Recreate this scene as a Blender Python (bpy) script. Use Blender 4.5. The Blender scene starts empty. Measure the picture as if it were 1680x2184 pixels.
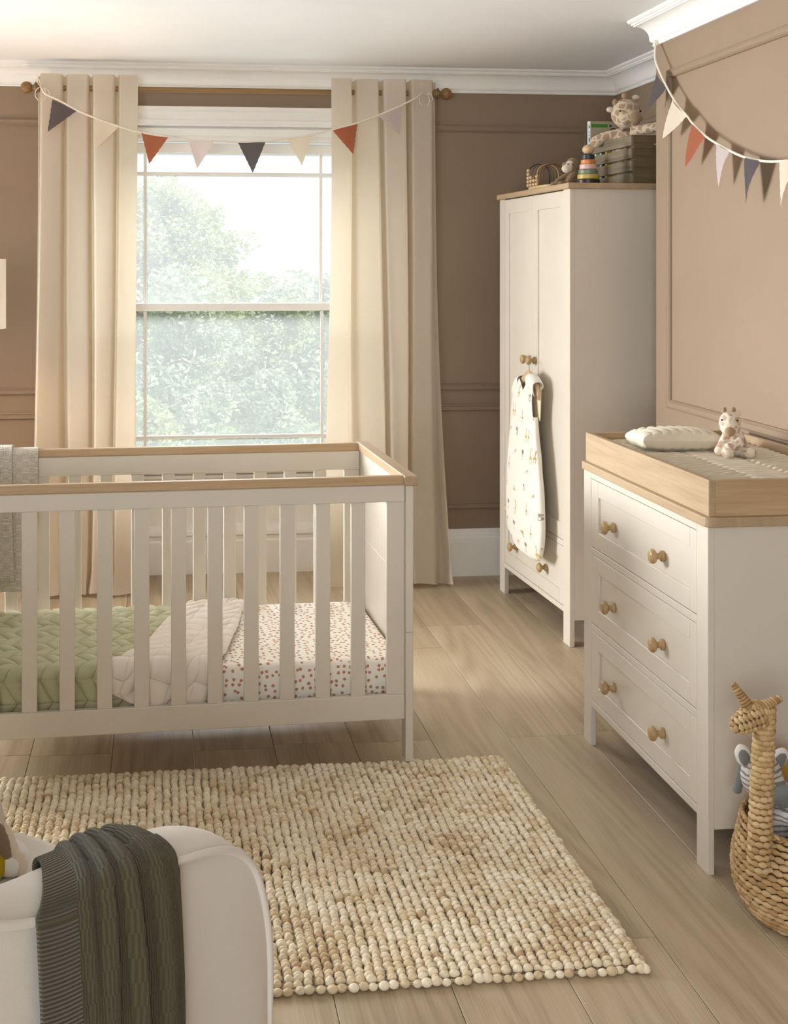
import bpy, bmesh, math, random
from math import sin, cos, pi, radians
from mathutils import Vector, Matrix, noise

random.seed(7)
scene = bpy.context.scene
C = scene.collection

# ------------------------------------------------------------------ camera
cam_data = bpy.data.cameras.new('camera')
cam = bpy.data.objects.new('camera', cam_data)
C.objects.link(cam)
cam.location = (0, 0, 1.55)
cam.rotation_euler = (radians(90), 0, radians(-6.32))
cam_data.sensor_fit = 'VERTICAL'
cam_data.sensor_height = 36.0
cam_data.sensor_width = 36.0
cam_data.lens = 36.0 * 2677.3 / 2184.0
cam_data.shift_x = (840 - 637.0) / 2184.0
cam_data.shift_y = -(1092 - 566.2) / 2184.0
cam_data.clip_end = 400
scene.camera = cam

# ------------------------------------------------------------------ light
scene.view_settings.view_transform = 'Standard'
scene.view_settings.look = 'None'
scene.view_settings.exposure = 0.0
scene.view_settings.gamma = 1.0
scene.view_settings.use_curve_mapping = False

world = bpy.data.worlds.new('sky')
scene.world = world
world.use_nodes = True
wn = world.node_tree
wn.nodes.clear()
w_out = wn.nodes.new('ShaderNodeOutputWorld')
w_bg = wn.nodes.new('ShaderNodeBackground')
w_geo = wn.nodes.new('ShaderNodeTexCoord')
w_noise = wn.nodes.new('ShaderNodeTexNoise')
w_noise.inputs['Scale'].default_value = 3.0
w_noise.inputs['Detail'].default_value = 6
w_ramp = wn.nodes.new('ShaderNodeValToRGB')
w_ramp.color_ramp.elements[0].position = 0.40
w_ramp.color_ramp.elements[0].color = (0.80, 0.88, 1.0, 1)
w_ramp.color_ramp.elements[1].position = 0.62
w_ramp.color_ramp.elements[1].color = (1.0, 1.0, 1.0, 1)
wn.links.new(w_geo.outputs['Generated'], w_noise.inputs['Vector'])
wn.links.new(w_noise.outputs['Fac'], w_ramp.inputs['Fac'])
wn.links.new(w_ramp.outputs['Color'], w_bg.inputs['Color'])
w_bg.inputs['Strength'].default_value = 0.72
wn.links.new(w_bg.outputs['Background'], w_out.inputs['Surface'])


def area(name, loc, aim, sx, sy, power, color=(1, 1, 1)):
    d = bpy.data.lights.new(name, 'AREA')
    d.shape = 'RECTANGLE'
    d.size, d.size_y = sx, sy
    d.energy = power
    d.color = color
    o = bpy.data.objects.new(name, d)
    C.objects.link(o)
    o.location = loc
    o.rotation_euler = (Vector(aim) - Vector(loc)).to_track_quat('-Z', 'Z').to_euler()
    return o


sun_d = bpy.data.lights.new('sun', 'SUN')
sun_d.energy = 5.5
sun_d.angle = radians(3)
sun_d.color = (1.0, 0.96, 0.88)
sun = bpy.data.objects.new('sun', sun_d)
C.objects.link(sun)
sun.rotation_euler = (Vector((-0.75, 0.55, -0.75))).to_track_quat('-Z', 'Z').to_euler()

# fill lamps added out of view, by the left wall and behind the camera
side = area('added_left_fill', (-2.75, 5.30, 1.5), (1.5, 3.6, .95), 1.3, 1.6, 68, (0.97, 1.0, 1.02))
side.data.spread = radians(78)
area('added_ceiling_fill', (-3.15, 5.1, .25), (.3, 4.2, 2.5), 1.4, .7, 68, (1.0, 1.0, 1.0))  # added lamp aimed upwards to brighten the ceiling
rear = area('added_rear_fill', (-1.0, -1.70, 1.5), (0.2, 2.8, 2.1), 2.4, 1.4, 56, (0.97, 1.0, 1.03))
rear.data.spread = radians(120)
# added lamp, unseen above the view, strengthens daylight through the sash window
area('added_window_fill', (0.3, 12.0, 5.0), (0.37, 6.3, 1.5), 8.0, 4.0, 1300, (0.98, 1.0, 1.02))

try:
    scene.cycles.use_adaptive_sampling = True
    scene.cycles.adaptive_threshold = 0.03
    scene.cycles.max_bounces = 7
    scene.cycles.caustics_reflective = False
    scene.cycles.caustics_refractive = False
except Exception:
    pass

# ------------------------------------------------------------------ materials


def S(r, g, b):
    def f(c):
        c /= 255.0
        return c / 12.92 if c <= 0.04045 else ((c + 0.055) / 1.055) ** 2.4
    return (f(r), f(g), f(b), 1.0)


class NT:
    def __init__(self, name):
        self.m = bpy.data.materials.new(name)
        self.m.use_nodes = True
        self.t = self.m.node_tree
        self.t.nodes.clear()
        self.out = self.n('ShaderNodeOutputMaterial')
        self.b = self.n('ShaderNodeBsdfPrincipled')
        self.l(self.b.outputs[0], self.out.inputs['Surface'])

    def n(self, kind, **kw):
        x = self.t.nodes.new(kind)
        for k, v in kw.items():
            setattr(x, k, v)
        return x

    def l(self, a, b):
        self.t.links.new(a, b)

    def setv(self, node, **kw):
        for k, v in kw.items():
            node.inputs[k].default_value = v

    def obj(self, scale=(1, 1, 1)):
        tc = self.n('ShaderNodeTexCoord')
        mp = self.n('ShaderNodeMapping')
        mp.inputs['Scale'].default_value = scale
        self.l(tc.outputs['Object'], mp.inputs['Vector'])
        return mp.outputs['Vector']

    def attr(self, scale=(1, 1, 1), name='Col'):
        a = self.n('ShaderNodeAttribute', attribute_name=name)
        mp = self.n('ShaderNodeMapping')
        mp.inputs['Scale'].default_value = scale
        self.l(a.outputs['Vector'], mp.inputs['Vector'])
        return mp.outputs['Vector']

    def noise(self, vec, scale=5.0, detail=4.0, rough=0.5, dist=0.0):
        x = self.n('ShaderNodeTexNoise')
        self.setv(x, Scale=scale, Detail=detail, Roughness=rough, Distortion=dist)
        if vec is not None:
            self.l(vec, x.inputs['Vector'])
        return x.outputs['Fac']

    def ramp(self, fac, stops):
        r = self.n('ShaderNodeValToRGB')
        e = r.color_ramp.elements
        e[0].position, e[0].color = stops[0]
        e[1].position, e[1].color = stops[-1]
        for p, c in stops[1:-1]:
            k = e.new(p)
            k.color = c
        self.l(fac, r.inputs['Fac'])
        return r.outputs['Color']

    def math(self, op, a, b=None):
        x = self.n('ShaderNodeMath', operation=op)
        for i, v in enumerate((a, b)):
            if v is None:
                continue
            if isinstance(v, (int, float)):
                x.inputs[i].default_value = v
            else:
                self.l(v, x.inputs[i])
        return x.outputs[0]

    def mix(self, fac, a, b):
        x = self.n('ShaderNodeMix', data_type='RGBA')
        for s, v in ((x.inputs[0], fac), (x.inputs[6], a), (x.inputs[7], b)):
            if isinstance(v, (int, float, tuple)):
                s.default_value = v
            else:
                self.l(v, s)
        return x.outputs[2]

    def bump(self, h, strength=0.3, dist=0.01):
        x = self.n('ShaderNodeBump')
        self.setv(x, Strength=strength, Distance=dist)
        self.l(h, x.inputs['Height'])
        self.l(x.outputs[0], self.b.inputs['Normal'])

    def base(self, v):
        if isinstance(v, tuple):
            self.b.inputs['Base Color'].default_value = v
        else:
            self.l(v, self.b.inputs['Base Color'])

    def rough(self, v, spec=0.5):
        self.b.inputs['Roughness'].default_value = v
        self.b.inputs['Specular IOR Level'].default_value = spec


def dark(c, k):
    return (c[0] * k, c[1] * k, c[2] * k, 1.0)


def paint(name, col, rough=0.5, bump=0.02, spec=0.4):
    t = NT(name)
    f = t.noise(t.obj(), 3.0, 3)
    t.base(t.ramp(f, [(0.3, dark(col, 0.97)), (0.7, dark(col, 1.03))]))
    t.rough(rough, spec)
    if bump:
        t.bump(t.noise(t.obj(), 220.0, 2), bump, 0.002)
    return t.m


def fabric(name, col, scale=600.0, bump=0.25, rough=0.95, var=0.06, sheen=0.15):
    t = NT(name)
    f = t.noise(t.obj(), 9.0, 5)
    g = t.noise(t.obj((1, 1, 1)), scale, 2)
    mixf = t.math('ADD', t.math('MULTIPLY', f, 0.6), t.math('MULTIPLY', g, 0.4))
    t.base(t.ramp(mixf, [(0.3, dark(col, 1 - var)), (0.7, dark(col, 1 + var))]))
    t.rough(rough, 0.15)
    t.b.inputs['Sheen Weight'].default_value = sheen
    t.bump(g, bump, 0.002)
    return t.m


def wood(name, c1, c2, axis='x', rough=0.45, fine=1.0):
    t = NT(name)
    k = {'x': (1.5, 22, 22), 'y': (22, 1.5, 22), 'z': (22, 22, 1.5)}[axis]
    k2 = {'x': (6, 260, 260), 'y': (260, 6, 260), 'z': (260, 260, 6)}[axis]
    n1 = t.noise(t.obj(k), 1.0 * fine, 5, 0.6, 0.6)
    n2 = t.noise(t.obj(k2), 1.0 * fine, 3, 0.6)
    f = t.math('ADD', t.math('MULTIPLY', n1, 0.6), t.math('MULTIPLY', n2, 0.4))
    t.base(t.ramp(f, [(0.32, c1), (0.5, t_mid(c1, c2)), (0.68, c2)]))
    t.rough(rough, 0.4)
    t.bump(n2, 0.12, 0.001)
    return t.m


def t_mid(a, b):
    return tuple((a[i] + b[i]) / 2 for i in range(3)) + (1.0,)


M = {}
M['wall'] = paint('wall_paint', S(147, 127, 107), 0.75, 0.04, 0.2)
M['white'] = paint('white_gloss_paint', S(244, 242, 237), 0.4, 0.015)
M['ceiling'] = paint('ceiling_paint', S(248, 250, 252), 0.85, 0.03, 0.2)
M['cashmere'] = paint('greige_furniture_paint', S(212, 203, 188), 0.38, 0.01)
M['oak_x'] = wood('oak_grain_x', S(168, 139, 104), S(198, 170, 132), 'x')
M['oak_y'] = wood('oak_grain_y', S(160, 135, 105), S(190, 165, 133), 'y')
M['oak_end'] = wood('oak_end', S(186, 152, 116), S(210, 180, 144), 'z')
M['knob'] = wood('knob_wood', S(158, 128, 86), S(186, 156, 112), 'z', 0.3)
M['bare'] = wood('pale_turned_wood', S(190, 158, 118), S(214, 186, 146), 'z', 0.4)
M['rod'] = wood('curtain_rod_wood', S(124, 92, 52), S(156, 122, 76), 'x', 0.4)
M['finial'] = wood('finial_wood', S(124, 92, 52), S(150, 116, 72), 'x', 0.4)
M['crate'] = wood('weathered_wood', S(88, 78, 62), S(150, 136, 112), 'y', 0.8)
M['crate_end'] = wood('dark_weathered_wood', S(80, 68, 42), S(124, 108, 76), 'x', 0.85)
M['metal'] = paint('brushed_metal', S(140, 134, 122), 0.3, 0)
M['metal'].node_tree.nodes['Principled BSDF'].inputs['Metallic'].default_value = 0.9
M['black'] = paint('black_plastic', S(34, 34, 36), 0.5, 0)
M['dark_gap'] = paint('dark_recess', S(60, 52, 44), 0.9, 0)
M['cord'] = fabric('cotton_cord', S(232, 222, 205), 900, 0.4)
M['sheet_white'] = fabric('white_cotton', S(240, 234, 222), 700, 0.12)
M['cream_velvet'] = fabric('cream_velvet', S(222, 213, 200), 500, 0.2, 0.9, 0.03, 0.3)
M['mat'] = fabric('oatmeal_quilt', S(212, 201, 180), 600, 0.2)
M['green_quilt'] = fabric('sage_green_quilt', S(182, 180, 146), 700, 0.15)
M['white_quilt'] = fabric('off_white_quilt_reverse', S(228, 218, 205), 700, 0.15)


def mat_floor():
    t = NT('oak_floorboards')
    a = t.n('ShaderNodeAttribute', attribute_name='Col')
    tc = t.n('ShaderNodeTexCoord')
    add = t.n('ShaderNodeVectorMath', operation='MULTIPLY_ADD')
    t.l(a.outputs['Vector'], add.inputs[0])
    add.inputs[1].default_value = (17.0, 13.0, 9.0)
    t.l(tc.outputs['Object'], add.inputs[2])

    def mp(s):
        m = t.n('ShaderNodeMapping')
        m.inputs['Scale'].default_value = s
        t.l(add.outputs[0], m.inputs['Vector'])
        return m.outputs['Vector']
    n1 = t.noise(mp((7, 0.55, 1)), 1.0, 4, 0.55, 0.8)
    rings = t.noise(mp((3.4, 0.28, 1)), 1.0, 1.5, 0.45, 0.3)
    rings = t.math('ADD', t.math('MULTIPLY', t.math('SINE', t.math('MULTIPLY', rings, 95.0)), 0.5), 0.5)
    n2 = t.noise(mp((190, 5, 1)), 1.0, 3, 0.6)
    f = t.math('ADD', t.math('MULTIPLY', n1, 0.50), t.math('MULTIPLY', rings, 0.12))
    f = t.math('ADD', f, t.math('MULTIPLY', n2, 0.38))
    col = t.ramp(f, [(0.28, S(152, 133, 108)), (0.5, S(182, 163, 135)), (0.72, S(198, 181, 154))])
    sep = t.n('ShaderNodeSeparateXYZ')
    t.l(a.outputs['Vector'], sep.inputs[0])
    tone = t.ramp(sep.outputs['X'], [(0.0, (0.86, 0.84, 0.81, 1)), (1.0, (1.08, 1.08, 1.07, 1))])
    mx = t.n('ShaderNodeMix', data_type='RGBA', blend_type='MULTIPLY')
    mx.inputs[0].default_value = 1.0
    t.l(col, mx.inputs[6])
    t.l(tone, mx.inputs[7])
    t.base(mx.outputs[2])
    t.rough(0.42, 0.4)
    t.bump(n2, 0.12, 0.001)
    return t.m


M['floor'] = mat_floor()


def mat_rug():
    t = NT('nubbly_wool')
    a = t.n('ShaderNodeAttribute', attribute_name='Col')
    sep = t.n('ShaderNodeSeparateXYZ')
    t.l(a.outputs['Vector'], sep.inputs[0])
    stripe = t.noise(t.obj((260, 60, 260)), 1.0, 2, 0.6)
    f = t.math('ADD', t.math('MULTIPLY', sep.outputs['X'], 0.62), t.math('MULTIPLY', stripe, 0.38))
    t.base(t.ramp(f, [(0.10, S(184, 150, 110)), (0.36, S(228, 207, 170)), (0.75, S(250, 237, 212))]))
    t.rough(0.95, 0.1)
    t.b.inputs['Sheen Weight'].default_value = 0.2
    t.bump(stripe, 0.5, 0.003)
    return t.m


M['rug'] = mat_rug()


def mat_spots():
    t = NT('spotted_cotton_sheet')
    tc = t.n('ShaderNodeTexCoord')
    sp = t.n('ShaderNodeSeparateXYZ')
    t.l(tc.outputs['Object'], sp.inputs[0])
    sn = t.n('ShaderNodeSeparateXYZ')
    t.l(tc.outputs['Normal'], sn.inputs[0])
    top = t.math('GREATER_THAN', t.math('ABSOLUTE', sn.outputs['Z']), 0.6)
    side = t.math('GREATER_THAN', t.math('ABSOLUTE', sn.outputs['X']), 0.7)
    yz = t.mix(top, sp.outputs['Z'], sp.outputs['Y'])
    xx = t.mix(side, sp.outputs['X'], sp.outputs['Y'])
    cb = t.n('ShaderNodeCombineXYZ')
    t.l(xx, cb.inputs[0])
    t.l(yz, cb.inputs[1])
    v = t.n('ShaderNodeTexVoronoi', feature='F1', voronoi_dimensions='2D')
    t.setv(v, Scale=47.0, Randomness=0.72)
    t.l(cb.outputs[0], v.inputs['Vector'])
    d = t.math('ADD', v.outputs['Distance'], t.math('MULTIPLY', t.noise(t.obj(), 150, 1), 0.22))
    t.base(t.ramp(d, [(0.315, S(190, 136, 106)), (0.36, S(244, 238, 226))]))
    t.rough(0.9, 0.15)
    return t.m


M['spots'] = mat_spots()


def mat_giraffe(name, scale, spot, ground, edge=0.09):
    t = NT(name)
    v = t.n('ShaderNodeTexVoronoi', feature='DISTANCE_TO_EDGE')
    t.setv(v, Scale=scale, Randomness=0.85)
    nz = t.n('ShaderNodeTexNoise')
    t.setv(nz, Scale=scale * 1.3, Detail=2.0)
    tc = t.obj()
    t.l(tc, nz.inputs['Vector'])
    mx = t.n('ShaderNodeVectorMath', operation='MULTIPLY_ADD')
    t.l(nz.outputs['Color'], mx.inputs[0])
    mx.inputs[1].default_value = (0.25 / scale,) * 3
    t.l(tc, mx.inputs[2])
    t.l(mx.outputs[0], v.inputs['Vector'])
    t.base(t.ramp(v.outputs['Distance'], [(edge, ground), (edge + 0.05, spot)]))
    t.rough(0.95, 0.1)
    t.b.inputs['Sheen Weight'].default_value = 0.3
    t.bump(t.noise(tc, 900, 3), 0.6, 0.004)
    return t.m


M['giraffe_pink'] = mat_giraffe('giraffe_plush_pink', 38, S(206, 168, 148), S(236, 222, 200), 0.13)
M['giraffe_tan'] = mat_giraffe('giraffe_plush_tan', 34, S(176, 146, 118), S(218, 198, 170), 0.10)
M['tan_fur'] = fabric('tan_fur', S(170, 140, 106), 900, 0.8, 0.95, 0.12, 0.3)
M['cream_fur'] = fabric('cream_fur', S(228, 212, 188), 900, 0.8, 0.95, 0.08, 0.3)
M['monkey_fur'] = fabric('brown_fur', S(142, 114, 86), 800, 0.8, 0.95, 0.2, 0.25)
M['grey_fur'] = fabric('grey_fur', S(128, 130, 128), 800, 0.6, 0.95, 0.12, 0.3)
M['white_fur'] = fabric('white_fur', S(236, 232, 226), 800, 0.7, 0.95, 0.06, 0.3)
M['brown_ear'] = fabric('taupe_ear_fur', S(140, 118, 94), 800, 0.6, 0.95, 0.1, 0.3)
M['mustard'] = fabric('mustard_cloth', S(196, 148, 56), 500, 0.2)
M['yellow'] = fabric('olive_yellow_cloth', S(172, 146, 20), 500, 0.15)
M['eye'] = paint('glossy_dark_eye', S(30, 24, 22), 0.2, 0)


def mat_zebra():
    t = NT('zebra_plush')
    w = t.n('ShaderNodeTexWave', wave_type='BANDS', bands_direction='Z')
    t.setv(w, Scale=25.0, Distortion=6.0, Detail=3.0)
    w.inputs['Detail Scale'].default_value = 1.2
    t.l(t.obj((0.55, 0.55, 1)), w.inputs['Vector'])
    t.base(t.ramp(w.outputs['Fac'], [(0.16, S(150, 144, 148)), (0.38, S(232, 226, 220))]))
    t.rough(0.95, 0.1)
    t.bump(t.noise(t.obj(), 700, 3), 0.7, 0.004)
    return t.m


M['zebra'] = mat_zebra()


def mat_weave():
    t = NT('water_hyacinth_weave')
    a = t.n('ShaderNodeAttribute', attribute_name='Col')
    sep = t.n('ShaderNodeSeparateXYZ')
    t.l(a.outputs['Vector'], sep.inputs[0])
    n = t.noise(t.obj((60, 60, 240)), 1.0, 3)
    f = t.math('ADD', t.math('MULTIPLY', sep.outputs['X'], 0.65), t.math('MULTIPLY', n, 0.35))
    t.base(t.ramp(f, [(0.15, S(118, 82, 46)), (0.45, S(176, 142, 96)), (0.8, S(208, 180, 136))]))
    t.rough(0.6, 0.3)
    t.bump(n, 0.35, 0.002)
    return t.m


M['weave'] = mat_weave()


def mat_linen(name, col, transl=0.25, scale=(900, 900, 160)):
    t = NT(name)
    n1 = t.noise(t.obj((420, 420, 30)), 1.0, 3)
    n2 = t.noise(t.obj((40, 40, 900)), 1.0, 3)
    f = t.math('ADD', t.math('MULTIPLY', n1, 0.5), t.math('MULTIPLY', n2, 0.5))
    c = t.ramp(f, [(0.35, dark(col, 0.95)), (0.65, dark(col, 1.04))])
    t.base(c)
    t.rough(0.95, 0.1)
    tr = t.n('ShaderNodeBsdfTranslucent')
    tr.inputs['Color'].default_value = (col[0], col[1] * 0.93, col[2] * 0.8, 1)
    mx = t.n('ShaderNodeMixShader')
    mx.inputs[0].default_value = transl
    t.l(t.b.outputs[0], mx.inputs[1])
    t.l(tr.outputs[0], mx.inputs[2])
    t.l(mx.outputs[0], t.out.inputs['Surface'])
    t.bump(f, 0.2, 0.001)
    return t.m


M['curtain'] = mat_linen('cream_linen_curtain', S(233, 224, 210), 0.5)
for k, c in (('charcoal', (102, 96, 97)), ('cream', (234, 222, 204)), ('rust', (174, 106, 80)),
             ('lilac', (206, 194, 194)), ('blush', (230, 216, 214))):
    M['flag_' + k] = mat_linen('pennant_' + k, S(*c), 0.35)


def mat_knit(name, col, kind):
    """Col attribute holds metres across / along the cloth."""
    t = NT(name)
    sep = t.n('ShaderNodeSeparateXYZ')
    t.l(t.attr(), sep.inputs[0])
    u, v = sep.outputs['X'], sep.outputs['Y']

    def wave(x, period, phase=None):
        y = t.math('MULTIPLY', x, 2 * pi / period)
        if phase is not None:
            y = t.math('ADD', y, phase)
        return t.math('MULTIPLY_ADD', t.math('SINE', y), 0.5) if False else t.math('ADD', t.math('MULTIPLY', t.math('SINE', y), 0.5), 0.5)
    if kind == 'rib':
        step = t.math('MULTIPLY', t.math('MODULO', t.math('FLOOR', t.math('DIVIDE', v, 0.036)), 2.0), pi)
        ribs = wave(u, 0.0068, step)
        rows = wave(v, 0.006)
        band = t.math('LESS_THAN', u, 0.085)
        h = t.math('ADD', t.math('MULTIPLY', ribs, t.math('SUBTRACT', 1.0, band)), t.math('MULTIPLY', rows, band))
        b = 1.0
    else:
        cu = t.math('MODULO', t.math('FLOOR', t.math('DIVIDE', u, 0.022)), 2.0)
        cv = t.math('MODULO', t.math('FLOOR', t.math('DIVIDE', v, 0.022)), 2.0)
        chk = t.math('COMPARE', cu, cv)
        moss = t.math('MULTIPLY', wave(u, 0.0055), wave(v, 0.0055))
        rows = wave(v, 0.0045)
        h = t.math('ADD', t.math('MULTIPLY', moss, chk), t.math('MULTIPLY', rows, t.math('SUBTRACT', 1.0, chk)))
        b = 0.8
    fz = t.noise(t.obj(), 700, 2)
    t.base(t.ramp(t.math('ADD', t.math('MULTIPLY', h, 0.6), t.math('MULTIPLY', fz, 0.4)),
                  [(0.15, dark(col, 0.72)), (0.75, dark(col, 1.12))]))
    t.rough(0.95, 0.1)
    t.b.inputs['Sheen Weight'].default_value = 0.25
    t.bump(t.math('ADD', h, t.math('MULTIPLY', fz, 0.3)), b, 0.0025)
    return t.m


M['olive_throw'] = mat_knit('olive_ribbed_knit', S(84, 78, 54), 'rib')
M['oat_knit'] = mat_knit('oatmeal_basket_knit', S(226, 216, 200), 'basket')


def mat_vcol(name, rough=0.9, bumpscale=700, bump=0.15):
    t = NT(name)
    a = t.n('ShaderNodeAttribute', attribute_name='Col')
    t.l(a.outputs['Color'], t.b.inputs['Base Color'])
    t.rough(rough, 0.15)
    t.bump(t.noise(t.obj(), bumpscale, 2), bump, 0.002)
    return t.m


M['printed'] = mat_vcol('printed_cotton')
M['cover'] = mat_vcol('printed_card', 0.4, 50, 0.0)


def mat_glass():
    t = NT('window_glass')
    t.t.nodes.remove(t.b)
    tr = t.n('ShaderNodeBsdfTransparent')
    gl = t.n('ShaderNodeBsdfGlossy')
    gl.inputs['Roughness'].default_value = 0.02
    tl = t.n('ShaderNodeBsdfTranslucent')          # outdoor haze put into the pane, whitens the view
    tl.inputs['Color'].default_value = (0.95, 0.97, 0.98, 1)
    m1 = t.n('ShaderNodeMixShader')
    m1.inputs[0].default_value = 0.14
    t.l(tr.outputs[0], m1.inputs[1])
    t.l(tl.outputs[0], m1.inputs[2])
    m2 = t.n('ShaderNodeMixShader')
    m2.inputs[0].default_value = 0.004
    t.l(m1.outputs[0], m2.inputs[1])
    t.l(gl.outputs[0], m2.inputs[2])
    t.l(m2.outputs[0], t.out.inputs['Surface'])
    return t.m


M['glass'] = mat_glass()


def mat_shade():
    t = NT('lit_lampshade')
    t.base(S(240, 226, 206))
    t.rough(0.9, 0.1)
    tr = t.n('ShaderNodeBsdfTranslucent')
    tr.inputs['Color'].default_value = S(212, 226, 250)
    mx = t.n('ShaderNodeMixShader')
    mx.inputs[0].default_value = 0.2
    t.l(t.b.outputs[0], mx.inputs[1])
    t.l(tr.outputs[0], mx.inputs[2])
    t.l(mx.outputs[0], t.out.inputs['Surface'])
    return t.m


M['shade'] = mat_shade()


def mat_leaf(name, c1, c2):
    t = NT(name)
    f = t.noise(t.obj(), 1.2, 3)
    t.base(t.ramp(f, [(0.35, c1), (0.65, c2)]))
    t.rough(0.7, 0.3)
    tr = t.n('ShaderNodeBsdfTranslucent')
    tr.inputs['Color'].default_value = c2
    mx = t.n('ShaderNodeMixShader')
    mx.inputs[0].default_value = 0.35
    t.l(t.b.outputs[0], mx.inputs[1])
    t.l(tr.outputs[0], mx.inputs[2])
    t.l(mx.outputs[0], t.out.inputs['Surface'])
    return t.m


M['leaf_a'] = mat_leaf('oak_leaves', S(150, 160, 112), S(196, 204, 156))
M['leaf_b'] = mat_leaf('hedge_leaves', S(138, 152, 112), S(190, 202, 160))
M['leaf_c'] = mat_leaf('bluish_leaves', S(142, 158, 134), S(192, 204, 178))
M['bark'] = paint('bark', S(120, 104, 88), 0.9, 0.3)
M['lawn'] = paint('lawn_grass', S(132, 154, 96), 0.95, 0.2)

# ------------------------------------------------------------------ mesh building helpers


class MB:
    """collects shapes and links them as one mesh object"""

    def __init__(self):
        self.v, self.f, self.c = [], [], []

    def add(self, verts, faces, col=None):
        o = len(self.v)
        self.v.extend(verts)
        self.f.extend([tuple(i + o for i in q) for q in faces])
        if col is None:
            self.c.extend([(0.5, 0.5, 0.5)] * len(verts))
        elif isinstance(col, tuple):
            self.c.extend([col] * len(verts))
        else:
            self.c.extend(col)
        return self

    def box(self, x0, x1, y0, y1, z0, z1, b=0.002, col=None):
        X, Y, Z = (x0, x1), (y0, y1), (z0, z1)
        b = min(b, (x1 - x0) * .45, (y1 - y0) * .45, (z1 - z0) * .45)
        v, idx = [], {}
        for i in (0, 1):
            for j in (0, 1):
                for k in (0, 1):
                    sx, sy, sz = (b, -b)[i], (b, -b)[j], (b, -b)[k]
                    p = (X[i], Y[j], Z[k])
                    for a in range(3):
                        q = [p[0] + sx, p[1] + sy, p[2] + sz]
                        q[a] = p[a]
                        idx[i, j, k, a] = len(v)
                        v.append(tuple(q))
        I = lambda i, j, k, a: idx[i, j, k, a]
        f = []
        for i in (0, 1):
            q = [I(i, 0, 0, 0), I(i, 1, 0, 0), I(i, 1, 1, 0), I(i, 0, 1, 0)]
            f.append(q if i else q[::-1])
            q = [I(0, i, 0, 1), I(0, i, 1, 1), I(1, i, 1, 1), I(1, i, 0, 1)]
            f.append(q if i else q[::-1])
            q = [I(0, 0, i, 2), I(1, 0, i, 2), I(1, 1, i, 2), I(0, 1, i, 2)]
            f.append(q if i else q[::-1])
        for i in (0, 1):
            for j in (0, 1):
                q = [I(i, j, 0, 0), I(i, j, 1, 0), I(i, j, 1, 1), I(i, j, 0, 1)]
                f.append(q if i == j else q[::-1])
                q = [I(i, 0, j, 0), I(i, 0, j, 2), I(i, 1, j, 2), I(i, 1, j, 0)]
                f.append(q if i == j else q[::-1])
                q = [I(0, i, j, 1), I(1, i, j, 1), I(1, i, j, 2), I(0, i, j, 2)]
                f.append(q if i == j else q[::-1])
                for k in (0, 1):
                    q = [I(i, j, k, 0), I(i, j, k, 1), I(i, j, k, 2)]
                    f.append(q if (i + j + k) % 2 else q[::-1])
        return self.add(v, f, col)

    def lathe(self, prof, seg=20, o=(0, 0, 0), axis='z', col=None):
        v, f = [], []
        n = len(prof)
        for r, h in prof:
            for s in range(seg):
                a = 2 * pi * s / seg
                p = (r * cos(a), r * sin(a), h)
                if axis == 'x':
                    p = (h, p[0], p[1])
                elif axis == '-x':
                    p = (-h, p[1], p[0])
                elif axis == 'y':
                    p = (p[1], h, p[0])
                v.append((p[0] + o[0], p[1] + o[1], p[2] + o[2]))
        for i in range(n - 1):
            for s in range(seg):
                t = (s + 1) % seg
                f.append((i * seg + s, i * seg + t, (i + 1) * seg + t, (i + 1) * seg + s))
        f.append(tuple(range(seg))[::-1])
        f.append(tuple((n - 1) * seg + s for s in range(seg)))
        return self.add(v, f, col)

    def ball(self, c, r, seg=14, rings=9, rot=None, col=None):
        if not isinstance(r, tuple):
            r = (r, r, r)
        v = []
        for i in range(1, rings):
            th = pi * i / rings
            for s in range(seg):
                a = 2 * pi * s / seg
                v.append((r[0] * sin(th) * cos(a), r[1] * sin(th) * sin(a), r[2] * cos(th)))
        v.append((0, 0, r[2]))
        v.append((0, 0, -r[2]))
        f = []
        for i in range(rings - 2):
            for s in range(seg):
                t = (s + 1) % seg
                f.append((i * seg + s, (i + 1) * seg + s, (i + 1) * seg + t, i * seg + t))
        N = (rings - 1) * seg
        for s in range(seg):
            t = (s + 1) % seg
            f.append((N, s, t))
            f.append((N + 1, (rings - 2) * seg + t, (rings - 2) * seg + s))
        if rot is not None:
            v = [tuple(rot @ Vector(p)) for p in v]
        v = [(p[0] + c[0], p[1] + c[1], p[2] + c[2]) for p in v]
        return self.add(v, f, col)

    def tube(self, pts, r, seg=8, closed=False, col=None):
        pts = [Vector(p) for p in pts]
        n = len(pts)
        rs = r if isinstance(r, (list, tuple)) else [r] * n
        v, f = [], []
        up = None
        for i, p in enumerate(pts):
            a = pts[(i - 1) % n] if (closed or i) else p
            b = pts[(i + 1) % n] if (closed or i < n - 1) else p
            d = (b - a).normalized()
            if up is None:
                up = Vector((0, 0, 1)) if abs(d.z) < 0.9 else Vector((1, 0, 0))
            side = d.cross(up).normalized()
            up = side.cross(d).normalized()
            for s in range(seg):
                t = 2 * pi * s / seg
                q = p + (side * cos(t) + up * sin(t)) * rs[i]
                v.append(tuple(q))
        m = n if closed else n - 1
        for i in range(m):
            j = (i + 1) % n
            for s in range(seg):
                t = (s + 1) % seg
                f.append((i * seg + s, i * seg + t, j * seg + t, j * seg + s))
        if not closed:
            f.append(tuple(range(seg))[::-1])
            f.append(tuple((n - 1) * seg + s for s in range(seg)))
        return self.add(v, f, col)

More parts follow.
